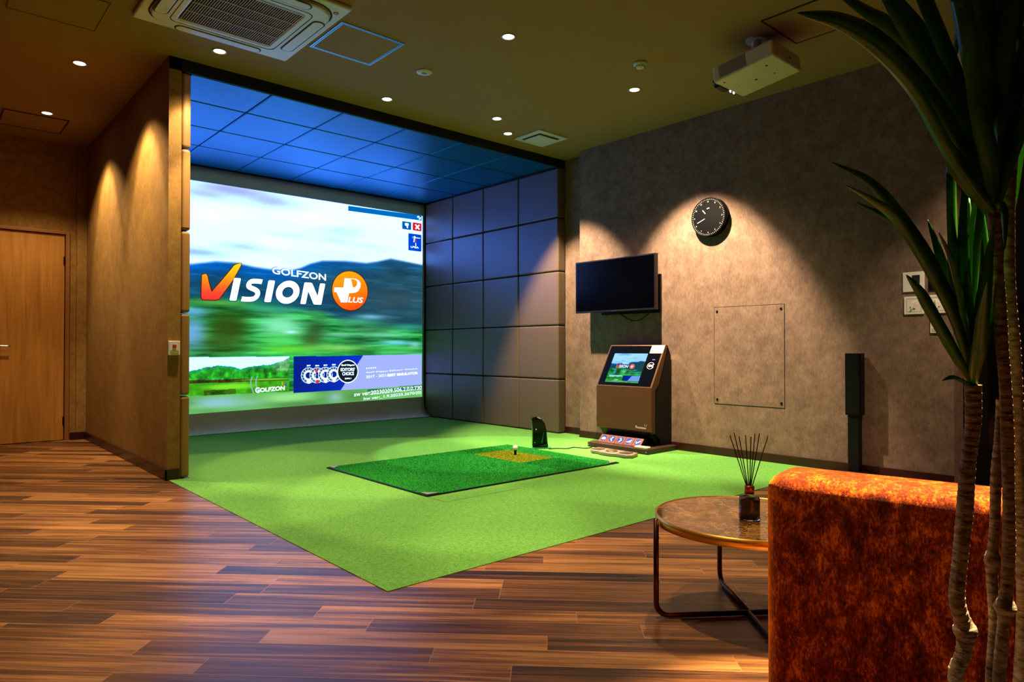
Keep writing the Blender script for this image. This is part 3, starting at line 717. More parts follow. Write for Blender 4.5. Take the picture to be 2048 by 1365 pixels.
for (dx, dy) in ((0,1),(0,-1),(1,0),(-1,0)):
    hx, hy = (.27, .035) if dx == 0 else (.035, .27)
    bm = bmesh.new(); P = rr(acx+dx*.40, acy+dy*.40, hx, hy, .034); prism(bm, [(x, y, H-.048) for x, y in P], (0, 0, -.007)); bev(obj('air_flap', bm, M_acw, ac), .003)
    bm = bmesh.new(); ringprism(bm, rr(acx+dx*.40, acy+dy*.40, hx+.008, hy+.008, .04), rr(acx+dx*.40, acy+dy*.40, hx+.001, hy+.001, .034), H-.0512, H-.0495); obj('flap_gap', bm, M_dark, ac)
gr = obj('grille', BX(acx-.285, acx+.285, acy-.285, acy+.285, H-.034, H-.0285), M_dark, ac)
bm = bmesh.new(); box(bm, acx-.29, acx+.29, acy-.29, acy-.27, H-.05, H-.0345); box(bm, acx-.29, acx+.29, acy+.27, acy+.29, H-.05, H-.0345)
for k in range(40): 
    x = acx-.28+.0144*k; box(bm, x, x+.0045, acy-.27, acy+.27, H-.047, H-.036)
for y in (-.13, .0, .13): box(bm, acx-.285, acx+.285, acy+y-.004, acy+y+.004, H-.0495, H-.0475)
obj('grille_slats', bm, mat('grille_plastic', rgb(176, 158, 118), .5), gr)
bm = bmesh.new(); lathe(bm, [(0,-.004),(.016,-.004),(.018,0),(0,0)], (ax1-.06, ay0+.10, H-.0285), 20); obj('sensor_eye', bm, mat('grey_eye', rgb(120,118,110), .3), ac)

def hatch(x0, x1, y0, y1, m, label, w=.022, slots=False):
    t = thing('access_hatch', label, 'ceiling hatch', ((x0+x1)/2, (y0+y1)/2, H), 'ceiling access hatches')
    bm = bmesh.new(); box(bm, x0, x1, y0, y0+w, H-.006, H-.0004); box(bm, x0, x1, y1-w, y1, H-.006, H-.0004); box(bm, x0, x0+w, y0+w, y1-w, H-.006, H-.0004); box(bm, x1-w, x1, y0+w, y1-w, H-.006, H-.0004)
    obj('hatch_frame', bm, m, t)
    bm = bmesh.new(); q = w*.5; t_ = .003
    box(bm, x0+q, x1-q, y0+q, y0+q+t_, H-.0066, H-.006); box(bm, x0+q, x1-q, y1-q-t_, y1-q, H-.0066, H-.006); box(bm, x0+q, x0+q+t_, y0+q, y1-q, H-.0066, H-.006); box(bm, x1-q-t_, x1-q, y0+q, y1-q, H-.0066, H-.006)
    obj('frame_gap', bm, M_dark, t)
    obj('hatch_panel', BX(x0+w, x1-w, y0+w, y1-w, H-.004, H-.0004), M_ceil, t)
hatch(2.078, 2.56, 3.99, 4.47, M_alu, 'square ceiling access hatch with a metal frame coloured with blue screen reflection beside the air conditioner')
hatch(4.10, 4.59, 1.69, 2.18, M_hbrown, 'square ceiling access hatch with a frame coloured dark for lack of reflection behind the projector', .012)
hatch(.60, 1.10, 7.43, 7.95, M_hbrown, 'square ceiling hatch with dark edges above the wooden door', .014)
hatch(.43, .91, 4.72, 5.21, M_ceil, 'faint ceiling hatch outline left of the air conditioner in the dark corner', .006)

# ventilation outlet
vt = thing('air_vent', 'small square ventilation outlet on the ceiling near the right end of the bay', 'vent', (4.74, 4.88, H))
bev(obj('vent_frame', BX(4.54, 4.94, 4.69, 5.07, H-.012, H-.0004), M_acw, vt), .003)
obj('vent_slot', BX(4.60, 4.88, 4.75, 5.01, H-.0135, H-.0121), M_dark, vt)
bev(obj('vent_plate', BX(4.622, 4.86, 4.772, 4.99, H-.024, H-.0136), M_acw, vt), .003)

def downlight(x, y, label):
    t = thing('downlight', label, 'ceiling light', (x, y, H), 'ceiling downlights')
    bm = bmesh.new(); lathe(bm, [(.038, -.0005),(.048,-.0005),(.050,-.004),(.044,-.006),(.038,-.004),(.038,-.0005)], (x, y, H), 32); obj('trim_ring', bm, M_acw, t, True)
    bm = bmesh.new(); lathe(bm, [(0,-.0022),(.038,-.0022),(.038,-.0008),(0,-.0008)], (x, y, H), 32); obj('lamp_disc', bm, M_lampglow, t)
    return t
LAMPS = [
 # x, y, beam W, wash W, wash aim (dx, dy), spill W, label
 (3.028, 3.433, 330, 0, None, 20, 'round glowing ceiling downlight nearest the top middle of the ceiling'),
 (4.422, 3.451, 200, 980, (1, -.06), 60, 'round glowing ceiling downlight beside the smoke detector, over the clock'),
 (3.018, 4.984, 300, 0, None, 0, 'round glowing ceiling downlight just in front of the middle of the bay header'),
 (4.033, 4.732, 400, 0, None, 0, 'round glowing ceiling downlight above the golf ball, further from the vent of the close pair'),
 (4.396, 4.991, 150, 760, (1, -.05), 12, 'round glowing ceiling downlight right beside the square vent'),
 (1.637, 4.974, 230, 110, (-.3, .8), 30, 'round glowing ceiling downlight between the air conditioner and the left end of the bay'),
 (.929, 5.876, 40, 130, (1, 0), 110, 'round glowing ceiling downlight left of the partition, nearer the air conditioner'),
 (.910, 7.321, 40, 120, (1, 0), 110, 'round glowing ceiling downlight beside the hatch above the wooden door'),
]
def spot(x, y, W, deg, blend, col, name, aim=None):
    if W <= 0: return
    L = bpy.data.lights.new(name, 'SPOT'); L.energy = W; L.color = col; L.spot_size = R(deg); L.spot_blend = blend; L.shadow_soft_size = .025
    o = bpy.data.objects.new(name, L); COL.objects.link(o); o.location = (x, y, H-.02)
    if aim: o.rotation_euler = Vector((aim[0], aim[1], -1)).to_track_quat('-Z', 'Y').to_euler()
WARM = (1, .72, .42); WASH = (1, .77, .52)
for x, y, a, b, aim, c, lab in LAMPS:
    downlight(x, y, lab)
    col = (.9, 1, .72) if (x, y) == (4.033, 4.732) else WARM
    spot(x, y, a, 42 if y > 4.7 and x > 4 else 54, .2, col, 'downlight_or_fill_beam'); spot(x, y, c, 112, .5, WARM, 'downlight_spill')
    if aim: spot(x, y, b, 64 if x > 2 else 60, .5, WASH, 'downlight_or_fill_wash', (aim[0]*.404, aim[1]*.404))
# unseen lamps: grid ones, one from the table shadow, and added fill at left
for x, y, a in ((1.64, 3.43, 330), (1.35, 1.55, 205), (.1, 3.6, 140), (3.03, 1.89, 240), (.1, 1.9, 60), (-.4, 5.2, 15)):
    spot(x, y, a, 56, .35, WARM, 'downlight_or_fill_beam')
spot(4.42, .62, 260, 70, .8, WASH, 'downlight_or_fill_wash', (.42, .12))  # unseen lamp added as fill for the near end of the right wall
spot(2.45, .30, 4200, 27, .5, WARM, 'downlight_or_fill_beam', (-.30, .065))  # unseen lamp added and aimed to brighten the chair top

sp = thing('ceiling_sprinkler', 'flat round white ceiling disc with a dark centre in front of the bay', 'ceiling fitting', (2.937, 4.305, H))  # flat sprinkler disc
bm = bmesh.new(); lathe(bm, [(0,-.012),(.03,-.012),(.048,-.010),(.060,-.005),(.062,-.0005),(0,-.0005)], (2.937, 4.305, H), 32); obj('cover', bm, M_acw, sp, True)
bm = bmesh.new()
for k in range(3): box(bm, 2.917+.014*k, 2.923+.014*k, 4.29, 4.32, H-.0135, H-.0121)
obj('slots', bm, M_dark, sp)
sd = thing('smoke_detector', 'small round white smoke detector on the ceiling', 'smoke detector', (4.04, 3.10, H))
bm = bmesh.new(); lathe(bm, [(0,-.042),(.022,-.042),(.030,-.036),(.036,-.024),(.047,-.018),(.050,-.010),(.050,-.0005),(0,-.0005)], (4.04, 3.10, H), 32); obj('housing', bm, M_acw, sd, True)
bm = bmesh.new(); 
for k in range(12):
    a = k*math.tau/12; lathe(bm, [(0,-.003),(.0035,-.003),(.0035,.003),(0,.003)], (4.04+.0335*math.cos(a), 3.10+.0335*math.sin(a), H-.030), 8)
obj('slots', bm, M_dark, sd)

# projector, pitched down towards the screen
pj = thing('projector', 'white projector hanging from the ceiling above the right wall', 'projector', (4.33, 2.33, H))
P0 = Vector((4.333, 2.335, 2.868)); PM = Matrix.Translation(P0) @ Matrix.Rotation(R(-7.5), 4, 'X')
def pbox(name, a, m, b=.0, parent=pj):
    bm = BX(*a); bmesh.ops.transform(bm, matrix=PM, verts=bm.verts[:]); o = obj(name, bm, m, parent)
    return bev(o, b, 3) if b else o
pb = pbox('housing', (-.195,.195,-.22,.22,-.055,.058), M_acw, .014)
bm = bmesh.new()
for k in range(9): box(bm, -.1965, -.1945, -.03, .17, -.036+.0095*k, -.0325+.0095*k)
bmesh.ops.transform(bm, matrix=PM, verts=bm.verts[:]); obj('side_grille', bm, M_hbrown, pb)
bm = bmesh.new(); lathe(bm, [(0,.07),(.03,.07),(.042,.055),(.045,0),(0,0)], (-.07, .21, 0), 28, Matrix.Rotation(R(-90), 4, 'X')); bmesh.ops.transform(bm, matrix=PM, verts=bm.verts[:]); obj('lens', bm, M_blackgloss, pj, True)
bm = bmesh.new(); box(bm, -.13, -.01, .215, .25, -.06, -.045); bmesh.ops.transform(bm, matrix=PM, verts=bm.verts[:]); obj('lens_hood', bm, M_black, pj)
for x in (.03, .075):
    bm = bmesh.new(); lathe(bm, [(0,.006),(.009,.004),(.009,0),(0,0)], (x, .222, -.05), 12, Matrix.Rotation(R(-90), 4, 'X'))
    bmesh.ops.transform(bm, matrix=PM, verts=bm.verts[:]); obj('status_light', bm, M_led, pj)
bm = bmesh.new()
for x, y, r in ((-.10,-.12,.008),(.02,.02,.009),(.05,-.10,.006),(-.14,.17,.007),(-.02,.16,.003),(.0,.14,.003)):
    lathe(bm, [(0,-.0567),(r,-.0567),(r,-.054),(0,-.054)], (x, y, 0), 12)
box(bm, .02, .06, -.2215, -.218, -.01, .0); bmesh.ops.transform(bm, matrix=PM, verts=bm.verts[:]); obj('screw_holes', bm, M_dark, pb)
bm = bmesh.new(); lathe(bm, [(0,0),(.03,0),(.03,.15),(0,.15)], (4.333, 2.335, H-.153), 20); lathe(bm, [(0,0),(.07,0),(.07,.012),(0,.012)], (4.333, 2.335, H-.0125), 24)
box(bm, 4.22, 4.45, 2.25, 2.42, 2.932, 2.946); obj('ceiling_mount', bm, M_acw, pj)

# ------------------------------------------------------------------ right wall fittings
YC, ZC, RC = 3.325, 2.124, .174
ck = thing('wall_clock', 'round black wall clock with thin white hour marks', 'clock', (XW, YC, ZC))
mx = Matrix.Rotation(R(-90), 4, 'Y')
bm = bmesh.new(); lathe(bm, [(0,.0),(RC-.012,.0),(RC,.008),(RC,.062),(RC-.003,.068),(RC-.008,.068),(RC-.010,.064),(0,.064)], (XW-.0005, YC, ZC), 64, mx); obj('case', bm, mat('clock_case', rgb(6,6,7), .5, spec=.1), ck, True)
bm = bmesh.new(); lathe(bm, [(0,.0645),(RC-.010,.0645),(RC-.010,.0655),(0,.0655)], (XW-.0005, YC, ZC), 64, mx); obj('dial', bm, mat('dial_black', rgb(3,3,4), .5, spec=.12), ck)
def ckpt(a, r, x=.0665):   # a clockwise from 12, as seen from the room (right of the viewer is -Y)
    return (XW-.0005-x, YC - r*math.sin(a), ZC + r*math.cos(a))
M_cw = mat('clock_white', rgb(190, 186, 178), .5)
bm = bmesh.new()
for k in range(60):
    a = math.tau*k/60; h = .0022 if k % 5 else .0026
    r0, r1 = RC-.022, RC-.013
    pa = Vector(ckpt(a, r0)); pb_ = Vector(ckpt(a, r1)); s = Vector((0, -math.cos(a), -math.sin(a)))*h/2
    bm.faces.new([bm.verts.new(p) for p in (pa-s, pa+s, pb_+s, pb_-s)])
obj('minute_marks', bm, M_cw, ck)
bm = bmesh.new()
for k in range(1, 13):
    a = math.tau*k/12; c = Vector(ckpt(a, RC-.036)); w = .013 if k > 9 else .007
    add_text(bm, str(k), c+Vector((0, w/2, -.007)), (0,-1,0), Z3, w, .013)
obj('numerals', bm, M_cw, ck)
def hand(a, r0, r1, w, name):
    pa = Vector(ckpt(a, r0, .0675)); pc = Vector(ckpt(a, r1, .0675)); s = Vector((0, -math.cos(a), -math.sin(a)))*w/2
    bm = bmesh.new(); prism(bm, [pa-s, pa+s, pc+s, pc-s], (-.0015, 0, 0)); obj(name, bm, M_cw, ck)
hand(math.tau*(10.69/12), .040, .085, .0065, 'hour_hand'); hand(math.tau*(41.3/60), .035, .118, .0045, 'minute_hand')
bm = bmesh.new(); bm.faces.new([bm.verts.new((XW-.0672, YC+y_, ZC+z_)) for y_, z_ in ((.014,.074),(.010,.072),(-.012,.075),(-.014,.080),(-.008,.083),(.010,.079))]); obj('maker_mark', bm, M_cw, ck)

# flush wall panel
wp = thing('wall_access_panel', 'flush rectangular wall panel with a thin dark outline and corner screws', 'wall panel', (XW, 2.98, .46))
y0, y1, z0, z1 = 2.656, 3.308, .458, 1.32; w = .0035
obj('cover', BX(XW-.002, XW-.0002, y0, y1, z0, z1), M_wall, wp)
bm = BX(XW-.0026, XW-.002, y0, y1, z0, z0+w); box(bm, XW-.0026, XW-.002, y0, y1, z1-w, z1); box(bm, XW-.0026, XW-.002, y0, y0+w, z0+w, z1-w); box(bm, XW-.0026, XW-.002, y1-w, y1, z0+w, z1-w)
obj('outline_gap', bm, M_dark, wp)
for yy in (y0+.03, y1-.03):
    for zz in (z0+.04, z1-.04):
        bm = bmesh.new(); lathe(bm, [(0,0),(.011,0),(.009,.005),(0,.006)], (XW-.0021, yy, zz), 16, mx); obj('screw', bm, M_black, wp)

# television
tv = thing('television', 'flat black television mounted on the right wall, switched off', 'television', (XW, 4.3, 1.6))
tx = 5.18; ty0, ty1, tz0, tz1 = 3.805, 4.815, 1.315, 1.845
bev(obj('bezel', BX(tx, tx+.045, ty0, ty1, tz0, tz1), mat('bezel', rgb(24,18,18), .3), tv), .004)
obj('display', BX(tx-.0015, tx+.001, ty0+.014, ty1-.014, tz0+.02, tz1-.014), mat('dark_display', rgb(1, 1, 2), .18, spec=.12), tv)
bm = BX(tx-.0025, tx, 4.27, 4.33, tz0+.002, tz0+.012); obj('nameplate', bm, M_chrome, tv)
bm = BX(tx+.045, tx+.09, 3.95, 4.67, tz0+.05, tz1-.13); obj('rear_housing', bm, M_black, tv)
bm = BX(tx+.09, XW-.03, 4.15, 4.45, tz0+.15, tz0+.35); box(bm, XW-.03, XW-.0005, 3.872, 4.60, tz0-.02, tz1-.18); obj('wall_bracket', bm, M_black, tv)
bm = bmesh.new(); tube(bm, catmull([(tx+.03, 4.29, tz0+.01), (tx+.05, 4.25, tz0-.03), (tx+.07, 4.14, tz0-.09), (tx+.09, 4.05, tz0-.085), (tx+.1, 3.95, tz0-.02), (tx+.1, 3.93, tz0+.06)], 6), .006, 8); obj('power_cord', bm, M_black, tv, True)

# speaker
sk = thing('tower_speaker', 'slim black tower speaker standing against the right wall behind the orange chair', 'speaker', (5.25, 2.085, 0))
bev(obj('cabinet', BX(5.275, 5.36, 2.028, 2.140, .45, .915), mat('speaker_black', rgb(6, 6, 8), .35, spec=.25), sk), .006, 3)
obj('front_grille', BX(5.2735, 5.2749, 2.036, 2.132, .46, .905), M_black, sk)
bev(obj('column', BX(5.285, 5.345, 2.044, 2.126, .03, .45), M_black, sk), .004)
bev(obj('foot', BX(5.20, 5.355, 1.98, 2.19, .0065, .03), M_black, sk), .006)

# wall controls
def plate(name, label, cat, yc, zc, w, h):
    t = thing(name, label, cat, (XW, yc, zc), 'rotary switches on the right wall' if name == 'rotary_switch' else None); bev(obj('cover_plate', BX(XW-.010, XW-.0003, yc-w/2, yc+w/2, zc-h/2, zc+h/2), M_white, t), .003); return t
p1 = plate('wall_controller', 'white wall controller with a dark square display, topmost of the wall switches', 'wall control', 1.696, 1.428, .140, .142)
obj('display_window', BX(XW-.0115, XW-.0101, 1.655, 1.705, 1.415, 1.475), M_dark, p1)
p2 = plate('rotary_switch', 'white rotary wall switch left of the plant, below the controller', 'wall switch', 1.694, 1.259, .129, .128)
p3 = plate('rotary_switch', 'white rotary wall switch half hidden by leaves, right of the other one', 'wall switch', 1.546, 1.262, .125, .130)
for p, yc, zc, an in ((p2, 1.694, 1.26, 25), (p3, 1.55, 1.262, -10)):
    bm = bmesh.new(); ringp = rr(0, 0, .048, .048, .006, 3); ringi = rr(0, 0, .045, .045, .005, 3)
    for a, b, c, d in zip(ringp, ringp[1:]+ringp[:1], ringi, ringi[1:]+ringi[:1]):
        bm.faces.new([bm.verts.new((XW-.0105, yc+q[0], zc+q[1])) for q in (a, b, d, c)])
    obj('inner_border', bm, mat('pale_grey', rgb(150,145,135), .5), p)
    bm = BX(-.012, 0, -.006, .006, -.032, .032); box(bm, -.006, 0, -.02, .02, -.02, .02)
    bmesh.ops.transform(bm, matrix=Matrix.Translation((XW-.0106, yc, zc)) @ Matrix.Rotation(R(an), 4, 'X'), verts=bm.verts[:]); bev(obj('dial_knob', bm, M_white, p), .003)
p5 = thing('wall_plate', 'small black wall plate between the controller and the leaves', 'wall plate', (XW, 1.56, 1.43))
bev(obj('cover_plate', BX(XW-.009, XW-.0003, 1.50, 1.60, 1.36, 1.50), M_black, p5), .003)
p4 = plate('wall_thermostat', 'small white call button box below the rotary switches', 'wall control', 1.556, 1.106, .072, .095)
obj('button', BX(XW-.0125, XW-.0101, 1.54, 1.57, 1.115, 1.14), M_hbrown, p4); obj('label_strip', BX(XW-.0115, XW-.0101, 1.53, 1.582, 1.07, 1.092), mat('cream', rgb(190,175,130), .5), p4)
# box on the partition end
p6 = thing('wall_call_button', 'small cream box with a red button on the end of the left partition', 'wall control', (1.432, YF, .953))
bev(obj('cover_plate', BX(1.391, 1.468, YF-.022, YF-.0003, .902, 1.005), M_white, p6), .004)
obj('red_button', BX(1.418, 1.442, YF-.026, YF-.0221, .955, .978), mat('red_plastic', rgb(190, 40, 20), .4), p6)
obj('label_strip', BX(1.402, 1.458, YF-.0232, YF-.0221, .914, .938), mat('khaki', rgb(170,155,90), .5), p6)

# ------------------------------------------------------------------ kiosk
kx, ky0, ky1 = 5.044, 3.75, 4.412
M_kb = mat('kiosk_bronze', rgb(78, 50, 28), .36, metal=.2)
kk = thing('simulator_kiosk', 'brown floor standing touch screen kiosk under the television', 'kiosk', (5.2, 4.08, .006))
def kprism(prof, y0, y1, name, m, b=.004, parent=kk):
    bm = bmesh.new(); prism(bm, [(x, y0, z) for x, z in prof], (0, y1-y0, 0)); o = obj(name, bm, m, parent); return bev(o, b, 3) if b else o
kprism([(kx,.59),(5.265,.985),(5.305,.985),(5.16,.62),(5.10,.56),(5.10,.16),(kx,.185)], ky0, ky1, 'front_cover', M_kb, .006)
kprism([(5.101,.165),(5.101,.555),(5.165,.625),(5.306,.975),(5.355,.885),(5.35,.05),(5.20,.05),(5.17,.12)], ky0+.006, ky1-.006, 'rear_housing', M_black, .004)
kprism([(5.06,.178),(5.10,.16),(5.17,.115),(5.19,.05),(5.16,.05),(5.12,.10)], ky0+.03, ky1-.03, 'lower_recess', M_black, .002)
a0 = Vector((kx, 0, .59)); tdir = (Vector((5.265, 0, .985))-a0).normalized(); ndir = Vector((-tdir.z, 0, tdir.x))
def kp(s, t, n=0):   # s from the left edge to the right, t up the slope
    return Vector((kx, ky1-s, .59)) + tdir*t + ndir*n
def kslab(name, s0, s1, t0, t1, n0, n1, m, parent=kk):
    bm = bmesh.new(); prism(bm, [kp(s0,t0,n0), kp(s1,t0,n0), kp(s1,t1,n0), kp(s0,t1,n0)], ndir*(n1-n0)); return obj(name, bm, m, parent)
gl = kslab('glass_panel', .018, .644, .012, .440, .0005, .003, M_blackgloss)
# screen content
def kimg(X, Z):
    C = picture(X, Z); return s2l(np.clip(C*np.array((.62,.86,.98)), 0, 1))*1.15
me = pic_mesh(200, 140, lambda U, V, X, Z: np.array([[list(kp(.095+.402*u, .040+.316*v, .0036)) for u in np.linspace(0,1,200)] for v in np.linspace(0,1,140)]), kimg)
ds = obj('display', me, M_pic, gl)
KX, KT = Vector((0,-1,0)), tdir
def kt(bm, txt, s, t, w, h, n=.0048, **k): return add_text(bm, txt, kp(s, t, n), KX, KT, w, h, **k)
bm = bmesh.new(); kt(bm, 'ISION', .205, .198, .115, .030, shear=.25, offset=.03); kt(bm, 'GOLFZON', .235, .236, .08, .010, offset=.02); kt(bm, 'GOLFZON', .20, .062, .05, .008, offset=.02)
obj('display_lettering', colset(bm, const(.9, 1.1, 1.2)), M_pic, gl)
bm = bmesh.new(); bm.faces.new([bm.verts.new(kp(.17+s*.055/.43, .198+t*.055/.43, .0048)) for s, t in [(x-2.42, z-1.497) for x, z in Vp]]); bmesh.ops.triangulate(bm, faces=bm.faces[:])
obj('display_swoosh', colset(bm, const(.9, .12, .06)), M_pic, gl)
bm = bmesh.new(); bm.faces.new([bm.verts.new(kp(.363+.03*math.cos(a*.196), .213+.028*math.sin(a*.196), .0046)) for a in range(32)]); obj('display_emblem', colset(bm, const(.8, .16, .08)), M_pic, gl)
bm = bmesh.new(); kt(bm, '+', .345, .200, .03, .026, .0049, offset=.05); obj('display_lettering', colset(bm, const(.9, 1, 1)), M_pic, gl)
# contactless mark
bm = bmesh.new()
def karc(bm, cs, ct, r, a0_, a1_, w, n=16, sx=1.0):
    for k in range(n):
        A = R(a0_+(a1_-a0_)*k/n); B = R(a0_+(a1_-a0_)*(k+1)/n)
        bm.faces.new([bm.verts.new(kp(cs+sx*q*math.cos(g_), ct+q*math.sin(g_), .0036)) for q, g_ in ((r-w,A),(r,A),(r,B),(r-w,B))])
karc(bm, .572, .227, .036, 20, 340, .004, 28, 1.1)
for r in (.012, .022, .032): karc(bm, .572, .227, r, -45, 45, .004, 8)
karc(bm, .562, .226, .014, 0, 360, .014, 16, 1.2)
obj('contactless_mark', bm, M_cw, gl)
kslab('status_light', .570, .600, .288, .294, .0032, .0042, glow('blue_led', (.25, .25, 1), 2.5), gl)
pn = kslab('paper_notice', .513, .660, .360, .445, .0036, .0042, mat('paper', rgb(228, 205, 175), .8), gl)
bm = bmesh.new()
for k, (w_, h_) in enumerate(((.05,.004),(.10,.004),(.085,.004),(.05,.004),(.09,.004),(.07,.006))):
    t_ = .430-.012*k; bm.faces.new([bm.verts.new(kp(q, w2_, .0046)) for q, w2_ in ((.522,t_),(.522+w_,t_),(.522+w_,t_+h_*.5),(.522,t_+h_*.5))])
obj('small_print', bm, mat('ink', rgb(60, 50, 45), .8), pn)
bm = bmesh.new(); add_text(bm, 'G', (kx-.0012, 3.932, .214), (0,-1,0), Z3, .018, .021, offset=.04); add_text(bm, 'OLFZON', (kx-.0012, 3.912, .211), (0,-1,-.03), Z3, .098, .015, offset=.04)
for q in ([(3.826,.233),(3.822,.235),(3.828,.258),(3.830,.257)], [(3.815,.232),(3.811,.235),(3.803,.250),(3.806,.252)]):
    bm.faces.new([bm.verts.new((kx-.0012, a, b)) for a, b in q])
obj('logo_lettering', bm, M_cw, kk)
# base and pedal keys
bs = bev(obj('base_plate', BX(4.90, 5.345, 3.688, 4.40, .0065, .05), mat('base_brown', rgb(58, 34, 22), .45), kk), .006, 3)
for yy in (3.70, 4.38):
    bm = bmesh.new(); lathe(bm, [(0,0),(.006,0),(.006,.004),(0,.005)], (4.8995, yy, .028), 12, mx); obj('bolt', bm, M_chrome, bs)
ka, kb_ = Vector((4.985, 0, .052)), Vector((5.05, 0, .118)); kd = (kb_-ka).normalized(); kn = Vector((-kd.z, 0, kd.x)); kl = (kb_-ka).length
ys = [4.345-.1015*i for i in range(6)]
M_key = mat('key_copper', rgb(112, 58, 40), .45, metal=.1); M_kblue = mat('key_blue', rgb(20, 50, 130), .3, emit=rgb(30, 70, 170), estr=.3); M_kwhite = mat('key_symbol', rgb(240,240,255), .4, emit=rgb(220, 225, 255), estr=.8)
def key_pt(yc, s, t, n): return Vector((ka.x, yc-s, ka.z)) + kd*(t*kl) + kn*n
SYM = [[[(-.022,.40),(-.014,.33),(.008,.33),(.022,.40),(.024,.52),(.012,.62),(-.004,.62),(-.018,.56)]],
       [[(.012,.72),(.004,.78),(-.018,.50),(-.012,.44)],[(-.018,.50),(-.010,.56),(.012,.28),(.004,.22)]],
       [[(-.012,.72),(-.004,.78),(.018,.50),(.012,.44)],[(.018,.50),(.010,.56),(-.012,.28),(-.004,.22)]],
       [[(-.022,.36),(.022,.36),(.026,.70),(.018,.70),(.016,.58),(.006,.58),(.004,.50),(-.006,.50),(-.008,.44),(-.022,.44)]],
       [[(-.022,.52),(-.016,.58),(-.004,.38),(-.008,.28)],[(-.008,.28),(-.003,.44),(.022,.70),(.027,.62)]]]
for i in range(5):
    yc = (ys[i]+ys[i+1])/2; yc0 = yc; hw = .0485
    bm = bmesh.new(); prism(bm, [key_pt(yc, -hw, 0, 0), key_pt(yc, hw, 0, 0), key_pt(yc, hw, 1, 0), key_pt(yc, -hw, 1, 0)], kn*-.012)
    ko = bev(obj('pedal_key', bm, M_key, kk), .002)
    bm = bmesh.new(); bm.faces.new([bm.verts.new(key_pt(yc, .034*math.cos(math.tau*k/28), .52+.36*math.sin(math.tau*k/28), .0008)) for k in range(28)]); obj('key_disc', bm, M_kblue, ko)
    bm = bmesh.new()
    for poly in SYM[i]: bm.faces.new([bm.verts.new(key_pt(yc, s*1.05, t, .0014)) for s, t in poly])
    bmesh.ops.triangulate(bm, faces=bm.faces[:]); obj('key_symbol', bm, M_kwhite, ko)
bm = bmesh.new(); prism(bm, [(4.99, 3.84, .05), (5.14, 3.84, .05), (5.14, 3.84, .12), (5.055, 3.84, .112)], (0, .50, 0)); obj('key_support', bm, M_black, kk)
for i in range(5):
    bm = bmesh.new(); lathe(bm, [(0,0),(.012,0),(.010,.004),(0,.005)], (5.12, 4.25-.10*i, .145), 14, Matrix.Rotation(R(-60), 4, 'Y'))
    obj('key_lamp', bm, M_chrome, kk)
# foot controller in front
fc = thing('foot_controller', 'flat grey foot controller pad on the carpet in front of the kiosk', 'foot controller', (4.70, 3.93, .0066))
fa = Vector((4.655, 4.125, .0066)); fb = Vector((4.632, 3.665, .0066))
out = [(4.790,4.165),(4.675,4.165),(4.600,4.08),(4.612,4.02),(4.585,3.97),(4.580,3.86),(4.610,3.81),(4.600,3.70),(4.655,3.655),(4.78,3.70)]
out = [(x, y) for x, y in out]
M_fc = mat('controller_bronze', rgb(150, 132, 116), .4, metal=.3)
bm = bmesh.new(); prism(bm, [(x, y, .0066) for x, y in out], (0, 0, .028)); fo = bev(obj('housing', bm, M_fc, fc), .006, 3)
bm = bmesh.new(); lathe(bm, [(0,0),(.055,0),(.05,.008),(0,.010)], (4.68, 3.915, .0348), 32); obj('centre_pad', bm, mat('pad_gold', rgb(130,100,60), .3, metal=.6), fc, True)
for yy in (4.075, 3.755):
    bm = bmesh.new(); box(bm, 4.64, 4.73, yy-.045, yy+.045, .0348, .042); bev(obj('side_pad', bm, mat('pad_dark', rgb(80,62,50), .5), fc), .004)
# small white remote on the base
tag(bev(obj('remote_control', BX(4.905, 4.965, 3.70, 3.84, .0505, .07), mat('cream_plastic', rgb(225,205,170), .4)), .008, 3), 'small cream handset lying at the right end of the kiosk base', 'remote control')
# cable sensor -> kiosk
bm = bmesh.new(); tube(bm, catmull([(4.47,4.50,.011),(4.55,4.47,.011),(4.62,4.40,.011),(4.72,4.41,.011),(4.76,4.30,.011),(4.84,4.30,.011),(4.885,4.34,.011)], 8), .0045, 8)
tag(obj('floor_cable', bm, M_black, None, True), 'thin black cable running over the carpet from the sensor to the kiosk', 'cable')

# ------------------------------------------------------------------ coffee table
TC = Vector((2.234, 1.242, 0)); TR = .324; TZ = .354
ct = thing('coffee_table', 'round low coffee table with brown marble top and brass rim beside the orange chair', 'table', (TC.x, TC.y, 0))
bm = bmesh.new(); lathe(bm, [(0,TZ-.022),(TR-.006,TZ-.022),(TR-.006,TZ-.001),(TR-.009,TZ),(0,TZ)], TC, 96); obj('marble_top', bm, M_marble, ct)
bm = bmesh.new(); lathe(bm, [(TR-.005,TZ-.030),(TR,TZ-.030),(TR,TZ+.0015),(TR-.0055,TZ+.0015),(TR-.005,TZ-.030)], TC, 96); obj('brass_rim', bm, M_brass, ct, True)
for q in ((1.972, 1.440), (2.452, 1.486)):
    d = Vector((q[0]-TC.x, q[1]-TC.y, 0)).normalized(); ro = TR+.011
    def leg(s, lab):
        A = TC+d*s*ro
        pts = [A+Vector((0,0,TZ-.004)), A+Vector((0,0,.10))]
        for k in range(7):
            a = R(90*k/6); c = TC+d*s*(ro-.045)+Vector((0,0,.056)); pts.append(c+d*s*.045*math.cos(a)-Vector((0,0,.045*math.sin(a))))
        pts.append(TC+d*s*.0+Vector((0,0,.011)))
        bm = bmesh.new(); tube(bm, pts, .0095, 14); obj('leg', bm, M_bronze, ct, True)
    leg(1, ''); leg(-1, '')
# reed diffuser
DX, DY = 2.365, 1.255
def on_table(u, v):   # bottle base centre
    return None
dpos = at(1499, 1040, 1.0)
